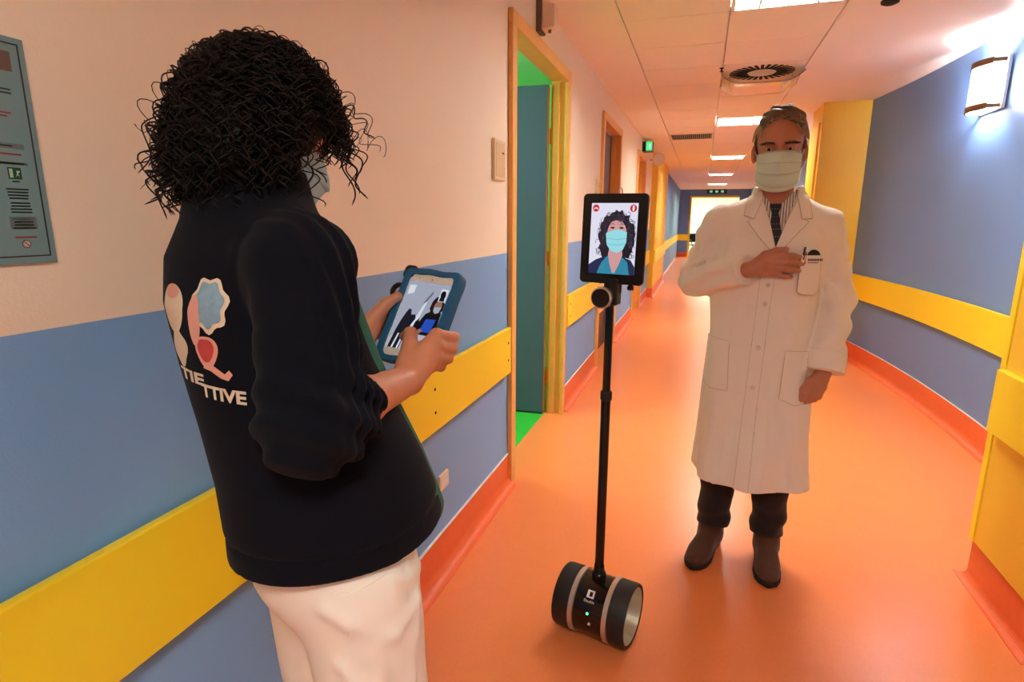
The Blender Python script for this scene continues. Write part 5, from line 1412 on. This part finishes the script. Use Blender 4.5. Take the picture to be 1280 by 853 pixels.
def fast_mesh(name, V, F):
    me = bpy.data.meshes.new(name)
    me.vertices.add(len(V)); me.vertices.foreach_set('co', V.astype(f32).ravel())
    me.loops.add(F.size); me.loops.foreach_set('vertex_index', F.astype(np.int32).ravel())
    me.polygons.add(len(F)); me.polygons.foreach_set('loop_start', np.arange(0, F.size, F.shape[1], dtype=np.int32))
    me.update(calc_edges=True); me.shade_smooth(); return me
V, F = ringlets(2300, 0.006, 0.014, 0.30, 0.07, 0.18, 0.0013, 40, -0.6)
o = link('curls', fast_mesh('curls', V, F), M_CURL, hairw); o['kind'] = 'stuff'
V, F = ringlets(150, 0.008, 0.018, 0.46, 0.08, 0.15, 0.0006, 44, -0.3, 0.02)
o = link('stray_curls', fast_mesh('stray_curls', V, F), M_CURL, hairw); o['kind'] = 'stuff'

# face mask, in the head's frame, then turned with the head
mkw, MPW = mask_surface('face_mask', 0.0, -0.012, -0.128, 0.068, 0.012, 0.110, woman)
for v in mkw.data.vertices: v.co = hw(v.co)
MPW = np.array([[hw(p) for p in row] for row in MPW])
mkw.data.materials.clear(); mkw.data.materials.append(mat('pale_blue_mask', (176, 206, 208), rough=0.85))
pleat_lines(mkw, MPW, mat('pale_blue_pleat_shade', (150, 182, 186), rough=0.85))
for s, i in ((-1, 0), (1, -1)):
    MB().tube([MPW[i, 1], hw((s*0.076, 0.0, 0.0)), hw((s*0.083, -0.03, -0.005)), hw((s*0.080, -0.03, -0.045)), MPW[i, -2]], 0.0014, 6).build('ear_loop', M_LOOP, mkw, smooth=True)
for s in (-1, 1):
    e = MB().lathe([(0.0, 0.0112), (0.006, 0.0094), (0.0106, 0.004), (0.0112, 0), (0.0106, -0.004), (0.006, -0.0094), (0.0, -0.0112)], 16, Matrix.Translation(Vector((s*0.032, 0.0735, -0.008))) @ RX90)
    e.v = [hw(v) for v in e.v]; e.build('eye', M_EYEW, woman, smooth=True)

# ---- her tablet: a thing of its own, held in both hands
tab = empty('tablet_computer'); tag(tab, 'small tablet in a blue rubber case held in both hands by the person in navy', 'tablet')
LW = Matrix.Translation(W_LOC) @ Matrix.Rotation(-math.radians(W_AZ), 4, 'Z')
ML = Matrix.Identity(4)
for i in range(3):
    for j in range(3): ML[i][j] = TAB_R[i][j]
    ML[i][3] = TAB_C[i]
tab.matrix_world = LW @ ML
I4 = Matrix.Identity(4)
TW, TH = 0.130, 0.193
M_CASE = mat('blue_rubber', (22, 92, 132), rough=0.55); M_TABW = mat('tablet_white', (232, 222, 204), rough=0.25)
def bumpy(w, h, n=84):
    out = []
    P0 = rrect(w, h, 0.014, 8)
    # resample, with small grip lobes
    pts = np.array(P0 + [P0[0]]); sl = np.concatenate([[0], np.cumsum(np.linalg.norm(np.diff(pts, axis=0), axis=1))])
    for i in range(n):
        s = sl[-1]*i/n; x = np.interp(s, sl, pts[:, 0]); y = np.interp(s, sl, pts[:, 1]); k = 1 + 0.012*math.sin(s/0.0105)*(1 if abs(y) > h*0.25 else 0.3); out.append((x*k, y*k))
    return out
oc = bumpy(TW, TH); n = len(oc)
ic = [(x*0.80, y*0.885) for x, y in oc]
vs = [(x, y, -0.014) for x, y in oc] + [(x, y, 0.006) for x, y in oc] + [(x*0.985, y*0.988, 0.009) for x, y in oc] + [(x, y, 0.009) for x, y in ic] + [(x, y, 0.003) for x, y in ic] + [(x, y, -0.014) for x, y in ic]
fs = []
for k in range(5):
    for i in range(n): fs.append((k*n + i, k*n + (i+1) % n, (k+1)*n + (i+1) % n, (k+1)*n + i))
for i in range(n): fs.append((5*n + i, 5*n + (i+1) % n, (i+1) % n, i))
MB().add(vs, fs).build('rubber_case', M_CASE, tab, smooth=True)
MB().prism([(x*1.01, y*1.01) for x, y in ic], -0.012, 0.0035).build('tablet_body', M_TABW, tab)
MB().prism(rrect(0.118, 0.172, 0.010), -0.026, -0.0145, Matrix.Translation((-0.016, 0.004, 0))).build('back_stand', M_BLACK, tab, bevel=0.003)
MB().tube([(-0.083 + 0.013*math.cos(a), 0.050 + 0.013*math.sin(a), -0.012) for a in np.linspace(0, 2*math.pi, 25)[:-1]], 0.0055, 8, closed=True).build('ring_grip', M_BLACK, tab, smooth=True)
MB().prism(rrect(0.03, 0.03, 0.01), -0.02, 0.004, Matrix.Translation((-0.060, 0.088, 0))).build('camera_corner', M_BLACK, tab, bevel=0.003)
SW, SH = 0.0495, 0.070
scr2 = flat('screen', rect(-SW, -SH, SW, SH), emat('call2_background', (176, 184, 204), 0.75), tab, I4, 0.0040)
flat('front_camera', disc(0.0, 0.0765, 0.0014, 12), M_DARK, tab, I4, 0.0040); flat('sensor_dot', disc(-0.03, 0.0765, 0.001, 10), M_DARK, tab, I4, 0.0040)
E2 = {k: emat('call2_' + k, c, s) for k, c, s in (('white', (226, 230, 240), 0.85), ('grey', (120, 126, 140), 0.7), ('black', (18, 18, 26), 0.6), ('navy', (26, 30, 46), 0.6), ('blue', (40, 84, 196), 0.8), ('skin', (170, 120, 104), 0.7), ('mask', (180, 190, 200), 0.75), ('hair', (36, 22, 24), 0.6), ('floor', (196, 196, 206), 0.75))}
def pic(nm, pts, k, z): flat(nm, clip(pts, -SW, SW, -SH, SH), E2[k], scr2, I4, z)
pic('picture_floor', [(-SW, -SH), (SW, -SH), (SW, -0.045), (0.0, -0.02), (-SW, -0.05)], 'floor', 0.0042)
pic('picture_window', [(-0.044, 0.04), (-0.03, 0.045), (-0.03, 0.062), (-0.046, 0.06)], 'white', 0.0043)
pic('picture_lamp', [(0.0, 0.028), (0.004, 0.026), (0.016, 0.05), (0.012, 0.052)], 'grey', 0.0043)
pic('picture_wall', [(-0.012, -0.03), (0.004, 0.03), (0.008, 0.03), (-0.004, -0.045)], 'white', 0.0043)
pic('picture_person', [(-0.044, -0.07), (-0.040, -0.035), (-0.036, -0.015), (-0.030, 0.004), (-0.026, 0.012), (-0.020, 0.010), (-0.017, 0.000), (-0.008, 0.002), (-0.004, -0.006), (-0.010, -0.02), (-0.014, -0.035), (-0.018, -0.07)], 'navy', 0.0045)
pic('picture_leg', [(-0.036, -0.07), (-0.031, -0.04), (-0.028, -0.04), (-0.032, -0.07)], 'white', 0.0047); pic('picture_leg', [(-0.024, -0.07), (-0.020, -0.042), (-0.017, -0.042), (-0.020, -0.07)], 'white', 0.0047)
pic('picture_person', [(-0.006, -0.035), (-0.002, -0.012), (0.004, -0.004), (0.008, -0.02), (0.004, -0.04)], 'black', 0.0045)
pic('picture_woman', [(0.004, -0.036), (0.006, -0.012), (0.014, 0.006), (0.026, 0.014), (0.048, 0.012), (0.0495, -0.036)], 'black', 0.0048)
pic('picture_hair', wob(0.034, 0.024, 0.015, 0.021, 0.08, 24, 8), 'hair', 0.0050)
pic('picture_face', disc(0.036, 0.024, 0.0085, 16, 0.012), 'skin', 0.0052); pic('picture_mask', [(0.028, 0.022), (0.044, 0.024), (0.042, 0.012), (0.034, 0.009), (0.029, 0.014)], 'mask', 0.0054)
pic('picture_tablet', [(0.014, -0.030), (0.020, -0.004), (0.042, -0.002), (0.038, -0.030)], 'blue', 0.0054)
pic('picture_hand', [(0.006, -0.032), (0.014, -0.024), (0.022, -0.028), (0.014, -0.036)], 'skin', 0.0056)
pic('picture_inset', rect(0.031, 0.034, 0.047, 0.060), 'white', 0.0056); pic('picture_inset_figure', wob(0.039, 0.048, 0.006, 0.009, 0.1, 16, 4), 'black', 0.0058); pic('picture_inset_figure', [(0.033, 0.035), (0.045, 0.035), (0.044, 0.042), (0.034, 0.042)], 'navy', 0.0058)
